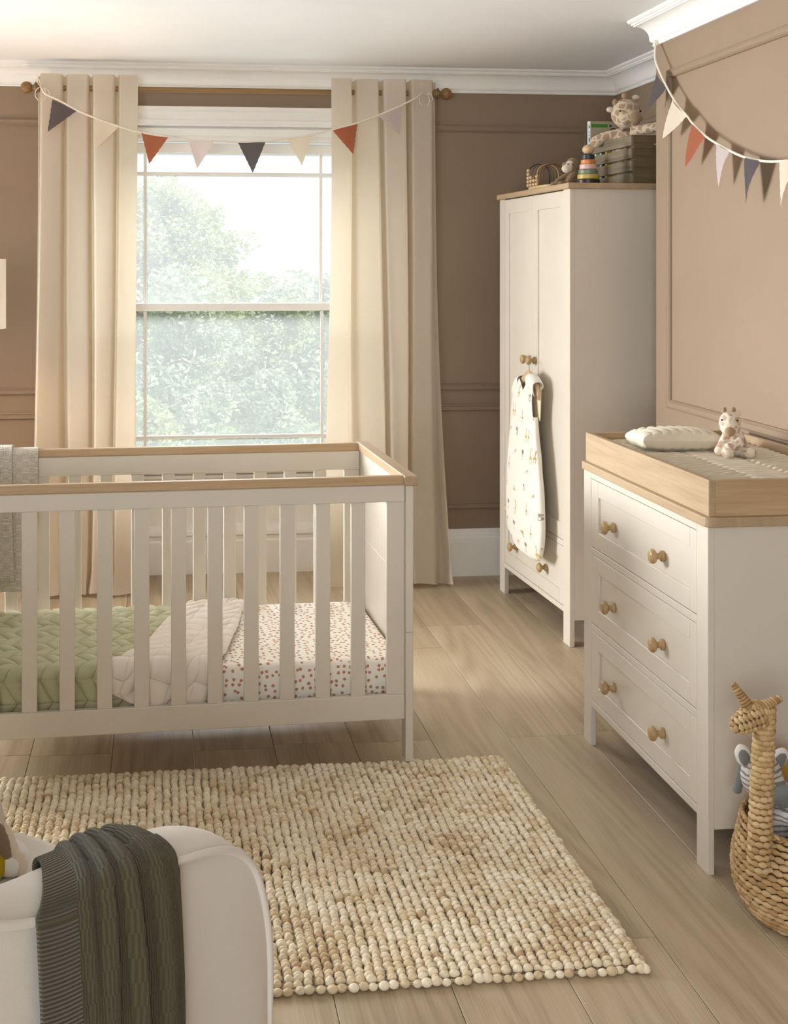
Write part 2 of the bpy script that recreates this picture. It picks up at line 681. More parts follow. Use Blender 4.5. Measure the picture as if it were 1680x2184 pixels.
    def grid(self, fn, nu, nv, closed_u=False, col=None):
        v, c = [], []
        for j in range(nv + 1):
            for i in range(nu if closed_u else nu + 1):
                v.append(tuple(fn(i / nu, j / nv)))
                c.append(col(i / nu, j / nv) if col else (0.5, 0.5, 0.5))
        w = nu if closed_u else nu + 1
        f = []
        for j in range(nv):
            for i in range(nu):
                k = (i + 1) % w
                f.append((j * w + i, j * w + k, (j + 1) * w + k, (j + 1) * w + i))
        return self.add(v, f, c)

    def prism(self, poly, a0, a1, axis='y', col=None):
        """2-D outline extruded along an axis"""
        n = len(poly)
        P = {'y': lambda p, a: (p[0], a, p[1]), 'x': lambda p, a: (a, p[0], p[1]), 'z': lambda p, a: (p[0], p[1], a)}[axis]
        v = [P(p, a0) for p in poly] + [P(p, a1) for p in poly]
        f = [(i, (i + 1) % n, n + (i + 1) % n, n + i) for i in range(n)]
        f.append(tuple(range(n))[::-1])
        f.append(tuple(range(n, 2 * n)))
        return self.add(v, f, col)

    def build(self, name, mat, parent=None, smooth=None, loc=None, recalc=False):
        me = bpy.data.meshes.new(name)
        me.from_pydata(self.v, [], self.f)
        if recalc:
            bm = bmesh.new()
            bm.from_mesh(me)
            bmesh.ops.recalc_face_normals(bm, faces=bm.faces)
            bm.to_mesh(me)
            bm.free()
        at = me.color_attributes.new('Col', 'FLOAT_COLOR', 'POINT')
        flat = []
        for c in self.c:
            flat.extend((c[0], c[1], c[2], 1.0))
        at.data.foreach_set('color', flat)
        if smooth is not None:
            me.polygons.foreach_set('use_smooth', [True] * len(me.polygons))
            if smooth < 180:
                me.set_sharp_from_angle(angle=radians(smooth))
        if isinstance(mat, str):
            mat = M[mat]
        me.materials.append(mat)
        o = bpy.data.objects.new(name, me)
        C.objects.link(o)
        if parent is not None:
            o.parent = parent
        if loc is not None:
            o.location = loc
        return o


def tag(o, label, cat, group=None, kind=None):
    o['label'] = label
    o['category'] = cat
    if group:
        o['group'] = group
    if kind:
        o['kind'] = kind
    return o


def thing(name, label, cat, loc=(0, 0, 0), rotz=0.0, group=None):
    o = bpy.data.objects.new(name, None)
    o.empty_display_size = 0.05
    C.objects.link(o)
    o.location = loc
    o.rotation_euler = (0, 0, rotz)
    return tag(o, label, cat, group)


def struct(o):
    o['kind'] = 'structure'
    return o


def rebase(o):
    """put a mesh's origin at the middle of its underside"""
    me = o.data
    xs = [v.co.x for v in me.vertices]
    ys = [v.co.y for v in me.vertices]
    z0 = min(v.co.z for v in me.vertices)
    p = Vector(((min(xs) + max(xs)) / 2, (min(ys) + max(ys)) / 2, z0))
    me.transform(Matrix.Translation(-p))
    o.location = o.location + o.rotation_euler.to_matrix() @ p
    return o


def share(o, name, parent, loc, rotz=None):
    c = o.copy()
    c.name = name
    C.objects.link(c)
    c.parent = parent
    c.location = loc
    if rotz is not None:
        c.rotation_euler = (0, 0, rotz)
    return c


def smooth_path(pts, k=6):
    """Catmull-Rom through the points"""
    P = [Vector(p) for p in pts]
    P = [P[0] * 2 - P[1]] + P + [P[-1] * 2 - P[-2]]
    out = []
    for i in range(1, len(P) - 2):
        for s in range(k):
            t = s / k
            a, b, c, d = P[i - 1], P[i], P[i + 1], P[i + 2]
            out.append(0.5 * ((2 * b) + (c - a) * t + (2 * a - 5 * b + 4 * c - d) * t * t + (3 * b - a - 3 * c + d) * t ** 3))
    out.append(P[-2])
    return out


def lerp(a, b, t):
    return a + (b - a) * t


def interp(tab, x):
    if x <= tab[0][0]:
        return tab[0][1:]
    for a, b in zip(tab, tab[1:]):
        if x <= b[0]:
            t = (x - a[0]) / (b[0] - a[0])
            t = t * t * (3 - 2 * t) if False else t
            return tuple(lerp(a[i], b[i], t) for i in range(1, len(a)))
    return tab[-1][1:]


def sstep(a, b, x):
    t = max(0.0, min(1.0, (x - a) / (b - a)))
    return t * t * (3 - 2 * t)


def plush(name, mat, parent, blobs, voxel=0.004, relax=4):
    """one continuous soft body grown from overlapping ellipsoids and tapered limbs"""
    mb = MB()
    for b in blobs:
        if b[0] == 'e':
            rot = Matrix.Rotation(b[3], 3, b[4]) if len(b) > 3 else None
            mb.ball(b[1], b[2], 20, 14, rot)
        else:
            _, p0, r0, p1, r1 = b
            p0, p1 = Vector(p0), Vector(p1)
            n = 7
            for i in range(n + 1):
                t = i / n
                mb.ball(p0.lerp(p1, t), lerp(r0, r1, t), 14, 10)
    o = mb.build(name, mat, parent)
    md = o.modifiers.new('r', 'REMESH')
    md.mode = 'VOXEL'
    md.voxel_size = voxel
    ms = o.modifiers.new('s', 'SMOOTH')
    ms.iterations = relax
    dg = bpy.context.evaluated_depsgraph_get()
    me = bpy.data.meshes.new_from_object(o.evaluated_get(dg))
    old = o.data
    o.modifiers.clear()
    o.data = me
    bpy.data.meshes.remove(old)
    me.name = name
    for v in me.vertices:
        n = noise.noise(v.co * 140) * 0.0008 + noise.noise(v.co * 420) * 0.0005
        v.co += v.normal * n
    me.polygons.foreach_set('use_smooth', [True] * len(me.polygons))
    if not me.materials:
        me.materials.append(M[mat])
    return o


# ------------------------------------------------------------------ the room
YB, XW, XA, YC, ZC = 6.158, 1.941, 2.302, 4.755, 2.525
XL, YF = -2.6, -1.5
WX0, WX1, WZ1 = -0.30, 1.04, 2.245       # window recess in the back wall

# floorboards running towards the window
fl = MB()
pitch, x = 0.2575, -2.68 + 0.0
xs = []
x = 0.366 - pitch * 12
k = 0
while x < XA:
    x1 = min(x + pitch, XA)
    joints = {0: [0.9, 2.78, 4.045], 1: [1.6, 4.03, 5.6], 2: [0.4, 2.79, 5.0], 3: [1.4, 4.02, 5.3]}[k % 4]
    ys = [YF] + joints + [YB + 0.22]
    for a, b in zip(ys, ys[1:]):
        c = (random.random(), random.random(), random.random())
        fl.box(x + 0.0007, x1 - 0.0007, a + 0.0007, b - 0.0007, -0.02, 0.0, 0.0012, c)
    x = x1
    k += 1
struct(fl.build('floor', 'floor'))

struct(MB().box(XL - .15, XA + .15, YF - .15, YB + .35, ZC, ZC + .1, 0).build('ceiling', 'ceiling'))

w = MB()
w.box(XL, WX0, YB, YB + .12, -.02, ZC, 0)
w.box(WX1, XA + .12, YB, YB + .12, -.02, ZC, 0)
w.box(WX0, WX1, YB, YB + .12, WZ1, ZC, 0)
struct(w.build('wall_back', 'wall'))
w = MB()
w.box(XW, XA + .12, YF, YC, -.02, ZC, 0)
w.box(XA, XA + .12, YC, YB, -.02, ZC, 0)
struct(w.build('wall_right', 'wall'))
w = MB()                                   # left wall with a tall opening added for the left fill lamp
w.box(XL - .12, XL, YF, 4.55, -.02, ZC, 0)
w.box(XL - .12, XL, 6.02, YB + .12, -.02, ZC, 0)
w.box(XL - .12, XL, 4.55, 6.02, -.02, .55, 0)
w.box(XL - .12, XL, 4.55, 6.02, 2.35, ZC, 0)
struct(w.build('wall_left', 'wall'))
w = MB()                                   # wall behind the viewer, wide opening added for the rear fill lamp
w.box(XL - .12, -2.3, YF - .12, YF, -.02, ZC, 0)
w.box(.4, XA + .12, YF - .12, YF, -.02, ZC, 0)
w.box(-2.3, .4, YF - .12, YF, -.02, .7, 0)
w.box(-2.3, .4, YF - .12, YF, 2.4, ZC, 0)
struct(w.build('wall_front', 'wall'))


def sweep(name, prof, path, mat, closed=False):
    """profile (outwards from wall, height) swept along a wall line with mitred corners; room is on the right of travel"""
    n = len(path)
    rows = []
    for i, p in enumerate(path):
        def nrm(a, b):
            d = Vector((b[0] - a[0], b[1] - a[1])).normalized()
            return Vector((d.y, -d.x))
        ns = []
        if i > 0:
            ns.append(nrm(path[i - 1], p))
        if i < n - 1:
            ns.append(nrm(p, path[i + 1]))
        m = ns[0] if len(ns) == 1 else (ns[0] + ns[1])
        m = m / (m.dot(ns[0])) if len(ns) == 2 else m
        rows.append([(p[0] + m.x * o, p[1] + m.y * o, z) for o, z in prof])
    k = len(prof)
    mb = MB()
    v = [q for r in rows for q in r]
    f = []
    for i in range(n - 1):
        for j in range(k - 1):
            f.append((i * k + j, i * k + j + 1, (i + 1) * k + j + 1, (i + 1) * k + j))
    mb.add(v, f)
    return struct(mb.build(name, mat, recalc=False))


cove = [(0.0, 2.412), (0.010, 2.412), (0.012, 2.418), (0.008, 2.424), (0.018, 2.432), (0.020, 2.440)]
for i in range(9):
    a = i / 8 * pi / 2
    cove.append((0.020 + 0.046 * (1 - cos(a)), 2.440 + 0.058 * sin(a)))
cove += [(0.068, 2.503), (0.074, 2.503), (0.074, 2.510), (0.080, 2.512), (0.086, 2.518), (0.086, 2.5255)]
sweep('trim_cornice', cove, [(XL, YF + 2), (XL, YB), (XA, YB), (XA, YC), (XW, YC), (XW, YF)], 'white')

skirt = [(0.0, 0.232), (0.006, 0.232), (0.010, 0.226), (0.012, 0.214), (0.018, 0.206), (0.019, 0.196), (0.024, 0.188), (0.026, 0.17), (0.026, 0.0)]
sweep('baseboard_back', skirt, [(WX1 + .08, YB), (XA, YB), (XA, YC), (XW, YC), (XW, YF)], 'white')
sweep('baseboard_left', skirt, [(XL, YF), (XL, YB), (WX0 - .08, YB)], 'white')


def panel_frame(mb, fix, a0, a1, z0, z1, wall):
    """picture-frame moulding applied to a wall; (a0..a1, z0..z1) is the outer edge"""
    prof = [(0, 0), (0.0, 0.008), (0.006, 0.013), (0.012, 0.009), (0.022, 0.009), (0.028, 0.012), (0.033, 0.006), (0.034, 0)]
    cs = [(a0, z0, 1, 1), (a1, z0, -1, 1), (a1, z1, -1, -1), (a0, z1, 1, -1)]
    k = len(prof)
    v = []
    for (a, z, sa, sz) in cs:
        for (d, h) in prof:
            p = (a + sa * d, z + sz * d)
            v.append((p[0], fix - h, p[1]) if wall == 'back' else (fix - h, p[0], p[1]))
    f = []
    for i in range(4):
        j = (i + 1) % 4
        for q in range(k - 1):
            f.append((i * k + q, i * k + q + 1, j * k + q + 1, j * k + q))
    mb.add(v, f)


mb = MB()
panel_frame(mb, YB, 1.18, 2.168, .925, 2.252, 'back')
panel_frame(mb, YB, 1.18, 2.168, .333, .856, 'back')
struct(mb.build('trim_panels_back', 'wall', recalc=True))
mb = MB()
panel_frame(mb, YB, -1.9, -.42, .928, 2.256, 'back')
panel_frame(mb, YB, -1.9, -.42, .333, .842, 'back')
struct(mb.build('trim_panels_left', 'wall', recalc=True))
mb = MB()
panel_frame(mb, XW, 1.2, 4.635, 1.004, 2.299, 'right')
panel_frame(mb, XW, 1.2, 4.635, .333, .93, 'right')
struct(mb.build('trim_panels_right', 'wall', recalc=True))
mb = MB()
panel_frame(mb, XA, 4.86, 6.05, .925, 2.252, 'right')
struct(mb.build('trim_panels_alcove', 'wall', recalc=True))

# window architrave, recess lining, sill and panelled apron
mb = MB()
arch = [(0.0, 0.0), (0.0, 0.012), (0.014, 0.02), (0.02, 0.014), (0.056, 0.014), (0.062, 0.02), (0.08, 0.024), (0.08, 0.0)]
pts = [(WX0, 0.0), (WX0, WZ1), (WX1, WZ1), (WX1, 0.0)]
v = []
for i, (x, z) in enumerate(pts):
    sx = -1 if i < 2 else 1
    for d, h in arch:
        v.append((x + sx * d, YB - h, z + (d if i in (1, 2) else 0)))
f = [(i * 8 + q, i * 8 + q + 1, (i + 1) * 8 + q + 1, (i + 1) * 8 + q) for i in range(3) for q in range(7)]
mb.add(v, f)
struct(mb.build('trim_architrave', 'white', recalc=True))
mb = MB()
mb.box(WX0 - .02, WX0 + .004, YB + .001, YB + .30, 0, WZ1 - .004, 0)
mb.box(WX1 - .004, WX1 + .02, YB + .001, YB + .30, 0, WZ1 - .004, 0)
mb.box(WX0 - .02, WX1 + .02, YB + .001, YB + .30, WZ1 - .004, WZ1 + .02, 0)
struct(mb.build('trim_recess_lining', 'white'))
# apron panel with mouldings and its own skirting, floor to sill
YP = 6.345
mb = MB()
mb.box(WX0, WX1, YP, YP + .1, 0, .545, 0)
for z in (.118, .205):
    mb.add([], [])
apr = [(0.0, 0.245), (0.012, 0.245), (0.016, 0.236), (0.020, 0.222), (0.030, 0.214), (0.032, 0.196), (0.020, 0.186), (0.020, 0.170), (0.026, 0.160), (0.026, 0.0)]
v = [(x, YP - o, z) for x in (WX0, WX1) for o, z in apr]
f = [(q, q + 1, len(apr) + q + 1, len(apr) + q) for q in range(len(apr) - 1)]
mb.add(v, f)
for i in range(3):
    mb.box(WX0, WX1, YP - .012 - .008 * i, YP, .452 + .026 * i, .470 + .026 * i, .003)
struct(mb.build('trim_window_apron', 'white', recalc=True))
mb = MB()
mb.box(WX0 + .0, WX1 - .0, 6.24, YP + .12, .545, .575, .006)
struct(mb.build('trim_window_sill', 'white'))

# sash window
win = bpy.data.objects.new('window_1', None)
C.objects.link(win)
win.location = (.37, 6.3, .575)
struct(win)
wx0, wx1 = WX0 - .37, WX1 - .37
z0 = .575


def wbox(mb, x0, x1, y0, y1, za, zb, b=.003):
    mb.box(x0 - .37, x1 - .37, y0 - 6.3, y1 - 6.3, za - z0, zb - z0, b)


mb = MB()
wbox(mb, WX0, WX0 + .05, 6.26, 6.40, .575, WZ1)
wbox(mb, WX1 - .05, WX1, 6.26, 6.40, .575, WZ1)
wbox(mb, WX0 + .05, WX1 - .05, 6.27, 6.40, 2.175, WZ1)
wbox(mb, WX0 + .05, WX1 - .05, 6.255, 6.27, 2.195, WZ1 - .012)
mb.build('window_frame', 'white', win)
for nm, za, zb, yy, bars in (('upper_sash', 1.32, 2.165, 6.345, 2.012), ('lower_sash', .575, 1.36, 6.30, .689)):
    mb = MB()
    wbox(mb, WX0 + .05, WX0 + .095, yy, yy + .04, za, zb)
    wbox(mb, WX1 - .095, WX1 - .05, yy, yy + .04, za, zb)
    if nm == 'upper_sash':
        wbox(mb, WX0 + .095, WX1 - .095, yy, yy + .04, za, za + .037)
        wbox(mb, WX0 + .095, WX1 - .095, yy, yy + .04, zb - .05, zb)
    else:
        wbox(mb, WX0 + .095, WX1 - .095, yy, yy + .04, zb - .037, zb)
        wbox(mb, WX0 + .095, WX1 - .095, yy, yy + .04, za, za + .05)
    lo, hi = za + .04, zb - .04
    wbox(mb, -.080, -.064, yy + .008, yy + .032, lo, hi)
    wbox(mb, .809, .825, yy + .008, yy + .032, lo, hi)
    wbox(mb, WX0 + .095, WX1 - .095, yy + .009, yy + .031, bars - .009, bars + .009)
    s = mb.build(nm, 'white', win)
    g = MB()
    wbox(g, WX0 + .09, WX1 - .09, yy + .019, yy + .021, za + .03, zb - .03, 0)
    g.build('pane', 'glass', s)

# ------------------------------------------------------------------ curtains, rod
rod = thing('curtain_rod', 'brown wooden curtain rod with turned ball finials above the window', 'curtain rod', (.383, 6.0, 2.386))
MB().lathe([(.0125, -.93), (.0125, .93)], 16, (0, 0, 0), 'x').build('rod', 'rod', rod, 50)
fin = [(.0125, 0), (.014, .004), (.014, .010), (.021, .014), (.023, .026), (.020, .038), (.013, .044), (.013, .048)]
fin += [(.029 * sin(radians(28 + a)), .048 + .0255 + -.029 * cos(radians(28 + a))) for a in range(0, 150, 12)] + [(.002, .1030)]
f1 = MB().lathe(fin, 20, (.93, 0, 0), 'x').build('finial', 'finial', rod, 60)
f2 = MB().lathe(fin, 20, (-.93, 0, 0), '-x').build('finial', 'finial', rod, 60)
for sx in (-1, 1):
    mb = MB()
    mb.tube([(sx * .90, .0, -.018), (sx * .90, .08, -.018), (sx * .90, .132, -.018)], .009, 10)
    mb.lathe([(.026, .132), (.026, .157)], 16, (sx * .90, 0, -.018), 'y')
    mb.lathe([(.019, -.012), (.019, .012)], 16, (sx * .90, 0, 0), 'x')
    mb.build('bracket', 'finial', rod, 50)


def curtain(label, xt, xb, ph0, ph1, seed, flare):
    nt, ns = 330, 90
    rnd = [random.Random(seed + i).uniform(-1, 1) for i in range(12)]

    def fn(t, s):
        ph = lerp(ph0, ph1, t)
        # folds drift as they fall
        ph2 = ph + 0.10 * s * sin(ph * 1.7 + seed) * flare
        c = cos(2 * pi * ph2)
        k = math.tanh(3.0 * (c + 0.80))
        amp = lerp(.042, .060, s) * (0.9 + .2 * sin(ph * 2.3 + seed))
        x0, x1 = lerp(xt[0], xb[0], s ** 1.6), lerp(xt[1], xb[1], s ** 1.6)
        tt = t + 0.022 * sin(2 * pi * ph) * (1 - .25 * s)
        x = lerp(x0, x1, tt) + .014 * s * sin(3.2 * s + ph * 2.1 + seed) * flare
        y = lerp(5.995, 5.985, s) - amp * k + .006 * sin(7 * s + ph * 3) * s
        z = 2.447 - .004 * (1 - k) - s * (2.447 - .012)
        zz = max(0.0, s - .955) / .045
        y -= .022 * zz * zz * (0.6 + .4 * sin(ph * 5 + seed))
        x += .012 * zz * sin(ph * 6.3 + seed)
        z += .012 * (1 - zz) * 0 + .014 * zz * (0.5 + .5 * sin(ph * 4.4 + seed))
        return (x, y, z)
    mb = MB()
    mb.grid(fn, nt, ns)
    o = mb.build('curtain', 'curtain', None, 180)
    tag(o, label, 'curtain')
    # header seam is part of the cloth; the metal eyelet shows where the rod enters
    return o, fn


cl, fl_ = curtain('cream linen curtain hanging left of the window behind the cot', (-.574, -.112), (-.590, -.118), .42, 4.24, 1.0, 1.0)
cr, fr_ = curtain('cream linen curtain hanging right of the window beside the bare brown wall', (.826, 1.338), (.800, 1.392), -.27, 3.60, 2.6, 1.6)


def eyelet(par, x, y):
    mb = MB()
    pts = [(x, y + .024 * cos(a * pi / 10), 2.386 + .024 * sin(a * pi / 10)) for a in range(20)]
    mb.tube(pts, .0035, 6, True)
    return mb.build('eyelet', 'metal', par, 180)


eyelet(cl, -.578, 5.992)
eyelet(cr, 1.343, 5.992)
eyelet(cr, .829, 5.985)

# ------------------------------------------------------------------ wooden knobs (shared shape)
knob_prof = [(.0125, 0), (.0150, .001), (.0158, .005), (.0150, .009), (.0105, .011), (.0082, .015), (.0085, .019), (.0120, .0235),
             (.0178, .0265), (.0205, .0310), (.0203, .0355), (.0175, .0400), (.0110, .0430), (.0030, .0440)]


def knob(parent, v, z, u=0.0, label=None):
    o = MB().lathe(knob_prof, 22, (0, 0, 0), '-x').build('knob', 'knob', parent, 60)
    o.location = (u, v, z)
    return o


def shaker(mb, v0, v1, z0, z1, u0, th, fs, ft, fb, fsl=None, fsr=None):
    """framed panel standing in a plane u = const, facing -u"""
    a, b = fsr or fs, fsl or fs
    mb.box(u0, u0 + th, v0, v0 + a, z0, z1, .0012)
    mb.box(u0, u0 + th, v1 - b, v1, z0, z1, .0012)
    mb.box(u0, u0 + th, v0 + a, v1 - b, z1 - ft, z1, .0012)
    mb.box(u0, u0 + th, v0 + a, v1 - b, z0, z0 + fb, .0012)
    mb.box(u0 + .007, u0 + th - .002, v0 + a - .002, v1 - b + .002, z0 + fb - .002, z1 - ft + .002, 0)


# ------------------------------------------------------------------ wardrobe
WO, WY = Vector((1.653, 4.941, 0)), radians(2.44)


def WL(u, v, z):
    return (WO.x + u * cos(WY) - v * sin(WY), WO.y + u * sin(WY) + v * cos(WY), z)


WD, WW = .52, .915
wr = thing('wardrobe', 'tall greige two-door wardrobe with oak top standing in the alcove', 'wardrobe', WO, WY)
mb = MB()
mb.box(-.012, WD + .004, -.012, WW + .012, 1.862, 1.886, .003)
mb.build('wardrobe_top', 'oak_y', wr)['label'] = 'oak top board'
mb = MB()
mb.box(.021, WD, .002, .020, .107, 1.862, .001)
mb.build('side_panel', 'cashmere', wr)
mb = MB()
mb.box(.021, WD, WW - .020, WW - .002, .107, 1.862, .001)
mb.build('side_panel', 'cashmere', wr)
mb = MB()
mb.box(WD - .006, WD, .020, WW - .020, .107, 1.862, .001)
mb.build('back_panel', 'cashmere', wr)
for v0 in (0, WW - .073):
    mb = MB()
    mb.box(0, .021, v0, v0 + .073, 0, 1.862, .0015)
    mb.build('leg', 'cashmere', wr)
for v0 in (0, WW - .05):
    mb = MB()
    mb.box(WD - .021, WD, v0, v0 + .05, 0, .107, .0015)
    mb.build('leg', 'cashmere', wr)
mb = MB()
mb.box(.001, .021, .073, WW - .073, .1255, .1475, .001)
mb.build('bottom_rail', 'cashmere', wr)
mb = MB()
mb.box(.001, .021, .073, WW - .073, .3945, .4175, .001)
mb.build('middle_rail', 'cashmere', wr)
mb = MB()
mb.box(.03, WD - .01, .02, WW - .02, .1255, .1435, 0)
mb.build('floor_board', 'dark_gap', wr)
mb = MB()
shaker(mb, .0745, .4525, .4195, 1.858, .002, .019, .043, .066, .066, fsl=.063)
d1 = mb.build('door', 'cashmere', wr)
mb = MB()
shaker(mb, .4545, .8405, .4195, 1.858, .002, .019, .055, .066, .066, fsr=.060)
d2 = mb.build('door', 'cashmere', wr)
knob(d1, .416, 1.134, .002)
knob(d2, .490, 1.134, .002)
mb = MB()
shaker(mb, .0745, .8405, .1495, .3925, .002, .019, .045, .052, .056)
d3 = mb.build('drawer', 'cashmere', wr)
knob(d3, .292, .2555, .008)
knob(d3, .690, .2555, .008)

# ------------------------------------------------------------------ chest of drawers with changing tray
DO = Vector((1.3832, 3.0543, 0))
DWd, DD, DH = .937, .53, .910
dr = thing('dresser', 'greige three-drawer dresser with oak changing tray against the panelled wall', 'dresser', DO)
mb = MB()
r = .022
poly = []
for (cx, cy, a0) in ((-.010 + r, -.010 + r, 180), (DD - .002, -.010, None), (DD - .002, DWd + .010, None), (-.010 + r, DWd + .010 - r, 90)):
    if a0 is None:
        poly.append((cx, cy))
    else:
        for i in range(7):
            a = radians(a0 + 90 * i / 6)
            poly.append((cx + r * cos(a), cy + r * sin(a)))
mb.prism(poly, .885, .910, 'z')
t = mb.build('top', 'oak_y', dr, recalc=True)
bv = t.modifiers.new('b', 'BEVEL')
bv.width, bv.segments, bv.limit_method = .003, 2, 'ANGLE'
t['label'] = 'oak top board'
for v0 in (0, DWd - .067):
    mb = MB()
    mb.box(0, .0175, v0, v0 + .067, 0, .885, .0015)
    mb.build('leg', 'cashmere', dr)
for v0 in (0, DWd - .05):
    mb = MB()
    mb.box(DD - .025, DD - .005, v0, v0 + .05, 0, .115, .0015)
    mb.build('leg', 'cashmere', dr)
for v0 in (.001, DWd - .019):
    mb = MB()
    mb.box(.0178, DD - .005, v0, v0 + .018, .115, .885, .001)
    mb.build('side_panel', 'cashmere', dr)
mb = MB()
mb.box(DD - .010, DD - .004, .019, DWd - .019, .115, .885, 0)
mb.build('back_panel', 'cashmere', dr)
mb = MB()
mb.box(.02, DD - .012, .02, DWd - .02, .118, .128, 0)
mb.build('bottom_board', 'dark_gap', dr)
for za, zb in ((.8635, .885), (.6205, .6425), (.3745, .3965), (.129, .1505)):
    mb = MB()
    mb.box(.0005, .0175, .067, DWd - .067, za, zb, .001)
    mb.build('rail', 'cashmere', dr)
for za, zb in ((.6445, .8615), (.3985, .6185), (.1525, .3725)):
    mb = MB()
    shaker(mb, .0685, .8685, za, zb, .001, .019, .043, .050, .055, fsl=.063)
    d = mb.build('drawer', 'cashmere', dr)
    zk = za + .0985
    knob(d, .2995, zk, .008)
    knob(d, .6785, zk, .008)
# changing tray
tr = thing('tray', '', 'x', (0, 0, 0))
for kx in ('label', 'category'):
    del tr[kx]
bpy.data.objects.remove(tr)
TZ0, TZ1, tb = .910, 1.0035, .018
for nm, bx, mt in (('tray_side', (.0045, .0045 + tb, .0045, DWd - .0045), 'oak_y'),
                   ('tray_side', (DD - .034, DD - .016, .0045, DWd - .0045), 'oak_y'),
                   ('tray_side', (.0045 + tb, DD - .034, .0045, .0045 + tb), 'oak_x'),
                   ('tray_side', (.0045 + tb, DD - .034, DWd - .0045 - tb, DWd - .0045), 'oak_x')):
    mb = MB()
    mb.box(*bx, TZ0, TZ1, .0015)
    mb.build(nm, mt, dr)['label'] = 'oak changing tray board'

# ------------------------------------------------------------------ cot
CO, CYw = Vector((.7764, 3.8024, 0)), radians(1.99)


def CL(u, v, z):
    return (CO.x + u * cos(CYw) - v * sin(CYw), CO.y + u * sin(CYw) + v * cos(CYw), z)


CW, CHt, CLn = .756, .902, 1.46
cot = thing('cot', 'greige slatted cot with oak top rails standing in front of the window', 'cot', CO, CYw)
bars = [(-.025 - .058, -.025)] + [(-.1935 - .1098 * i, -.1485 - .1098 * i) for i in range(11)] + [(-CLn + .025, -CLn + .083)]
for side, v0 in (('front', .006), ('back', CW - .026)):
    lab = 'front slatted side of the cot' if side == 'front' else 'rear slatted side of the cot'
    mb = MB()
    mb.box(-CLn + .025, -.025, v0 - .004, v0 + .024, CHt - .0275, CHt, .003)
    cap = mb.build('top_cap', 'oak_x', cot)
    cap['label'] = 'oak capping rail'
    mb = MB()
    mb.box(-CLn + .025, -.0255, v0, v0 + .02, .822 if side == 'front' else .806, CHt - .028, .002)
    mb.build('top_rail', 'cashmere', cot)
    mb = MB()
    mb.box(-CLn + .025, -.0255, v0, v0 + .02, .153, .229, .002)
    mb.build('bottom_rail', 'cashmere', cot)
    for a, b in bars:
        mb = MB()
        mb.box(a, b, v0 + .003, v0 + .017, .228, .823 if side == 'front' else .807, .002)
        mb.build('bar', 'cashmere', cot)
for u0, sg in ((-.025, 1), (-CLn, -1)):
    mb = MB()
    mb.box(u0 - (.006 if sg > 0 else .012), u0 + .025 + (.012 if sg > 0 else .006), -.012, CW + .012, CHt - .0285, CHt + .001, .003)
    cap = mb.build('end_cap', 'oak_y', cot)
    cap['label'] = 'oak capping rail'
    mb = MB()
    mb.box(u0 + .003, u0 + .022, .05, CW - .05, .576, CHt - .029, .005)
    mb.box(u0 + .003, u0 + .022, .05, CW - .05, .155, .570, .005)
    mb.box(u0 + .005, u0 + .020, .05, CW - .05, .560, .586, 0)
    mb.build('end_panel', 'cashmere', cot)
    for va, vb, zf in ((0, .055, .0235), (CW - .055, CW, 0)):
        mb = MB()
        mb.box(u0 + .0005, u0 + .0245, va, vb, zf, .42, .002)
        mb.box(u0 + .0005, u0 + .0245, va, vb, .4205, CHt - .0285, .002)
        mb.build('leg', 'cashmere', cot)
mb = MB()
mb.box(-CLn + .026, -.026, .03, CW - .03, .176, .195, .001)
mb.build('mattress_base', 'cashmere', cot)
mb = MB()
mb.lathe([(.006, 0), (.006, .003), (.002, .004)], 12, (-.025, .075, .742), '-x')
mb.build('bolt', 'metal', cot)

# mattress with spotted sheet
MZ0, MZ1 = .196, .331
mb = MB()
N = 6


def rbox(mb, x0, x1, y0, y1, z0, z1, r, n=6):
    """soft rounded box as a superellipsoid-like shell"""
    cx, cy, cz = (x0 + x1) / 2, (y0 + y1) / 2, (z0 + z1) / 2
    hx, hy, hz = (x1 - x0) / 2, (y1 - y0) / 2, (z1 - z0) / 2
    def ring(z, ins):
        pts = []
        rr = max(r - ins, .002)
        for (sx, sy, a0) in ((1, 1, 0), (-1, 1, 90), (-1, -1, 180), (1, -1, 270)):
            for i in range(n + 1):
                a = radians(a0 + 90 * i / n)
                pts.append((cx + sx * (hx - ins - rr) + rr * cos(a), cy + sy * (hy - ins - rr) + rr * sin(a), z))
        return pts
    rings = []
    for i in range(n + 1):
        a = pi / 2 * (1 - i / n)
        rings.append(ring(z0 + r * (1 - sin(a)), r * (1 - cos(a))) if False else ring(z0 + r - r * sin(a), r - r * cos(a)))
    for i in range(n + 1):
        a = pi / 2 * i / n
        rings.append(ring(z1 - r + r * sin(a), r - r * cos(a)))
    k = len(rings[0])
    v = [p for q in rings for p in q]
    f = []
    for i in range(len(rings) - 1):
        for s in range(k):
            t = (s + 1) % k
            f.append((i * k + s, i * k + t, (i + 1) * k + t, (i + 1) * k + s))
    f.append(tuple(range(k))[::-1])
    f.append(tuple((len(rings) - 1) * k + s for s in range(k)))
    mb.add(v, f)


rbox(mb, -CLn + .03, -.03, .048, CW - .034, MZ0, MZ1, .016)
mt = mb.build('mattress', 'spots', None, 180)
mt.location, mt.rotation_euler = CO, (0, 0, CYw)
rebase(mt)
tag(mt, 'white cot mattress in a sheet with small rust spots', 'mattress')


def chevron(a, b, pa, pb, sl):
    """puffed channels running in zig-zag: 0 at a stitch line, 1 between"""
    tri = abs(((b / pb) % 2.0) - 1.0)
    k = ((a + sl * tri * pb) / pa) % 1.0
    seam = abs(sin(pi * k)) ** 0.42
    edge = min(1.0, abs(sin(pi * b / pb)) * 3.2) ** 0.5
    return seam * (0.55 + .45 * edge)


# sage quilt lying on the mattress, its near edge hanging over the front
def quilt_front(z):
    return z


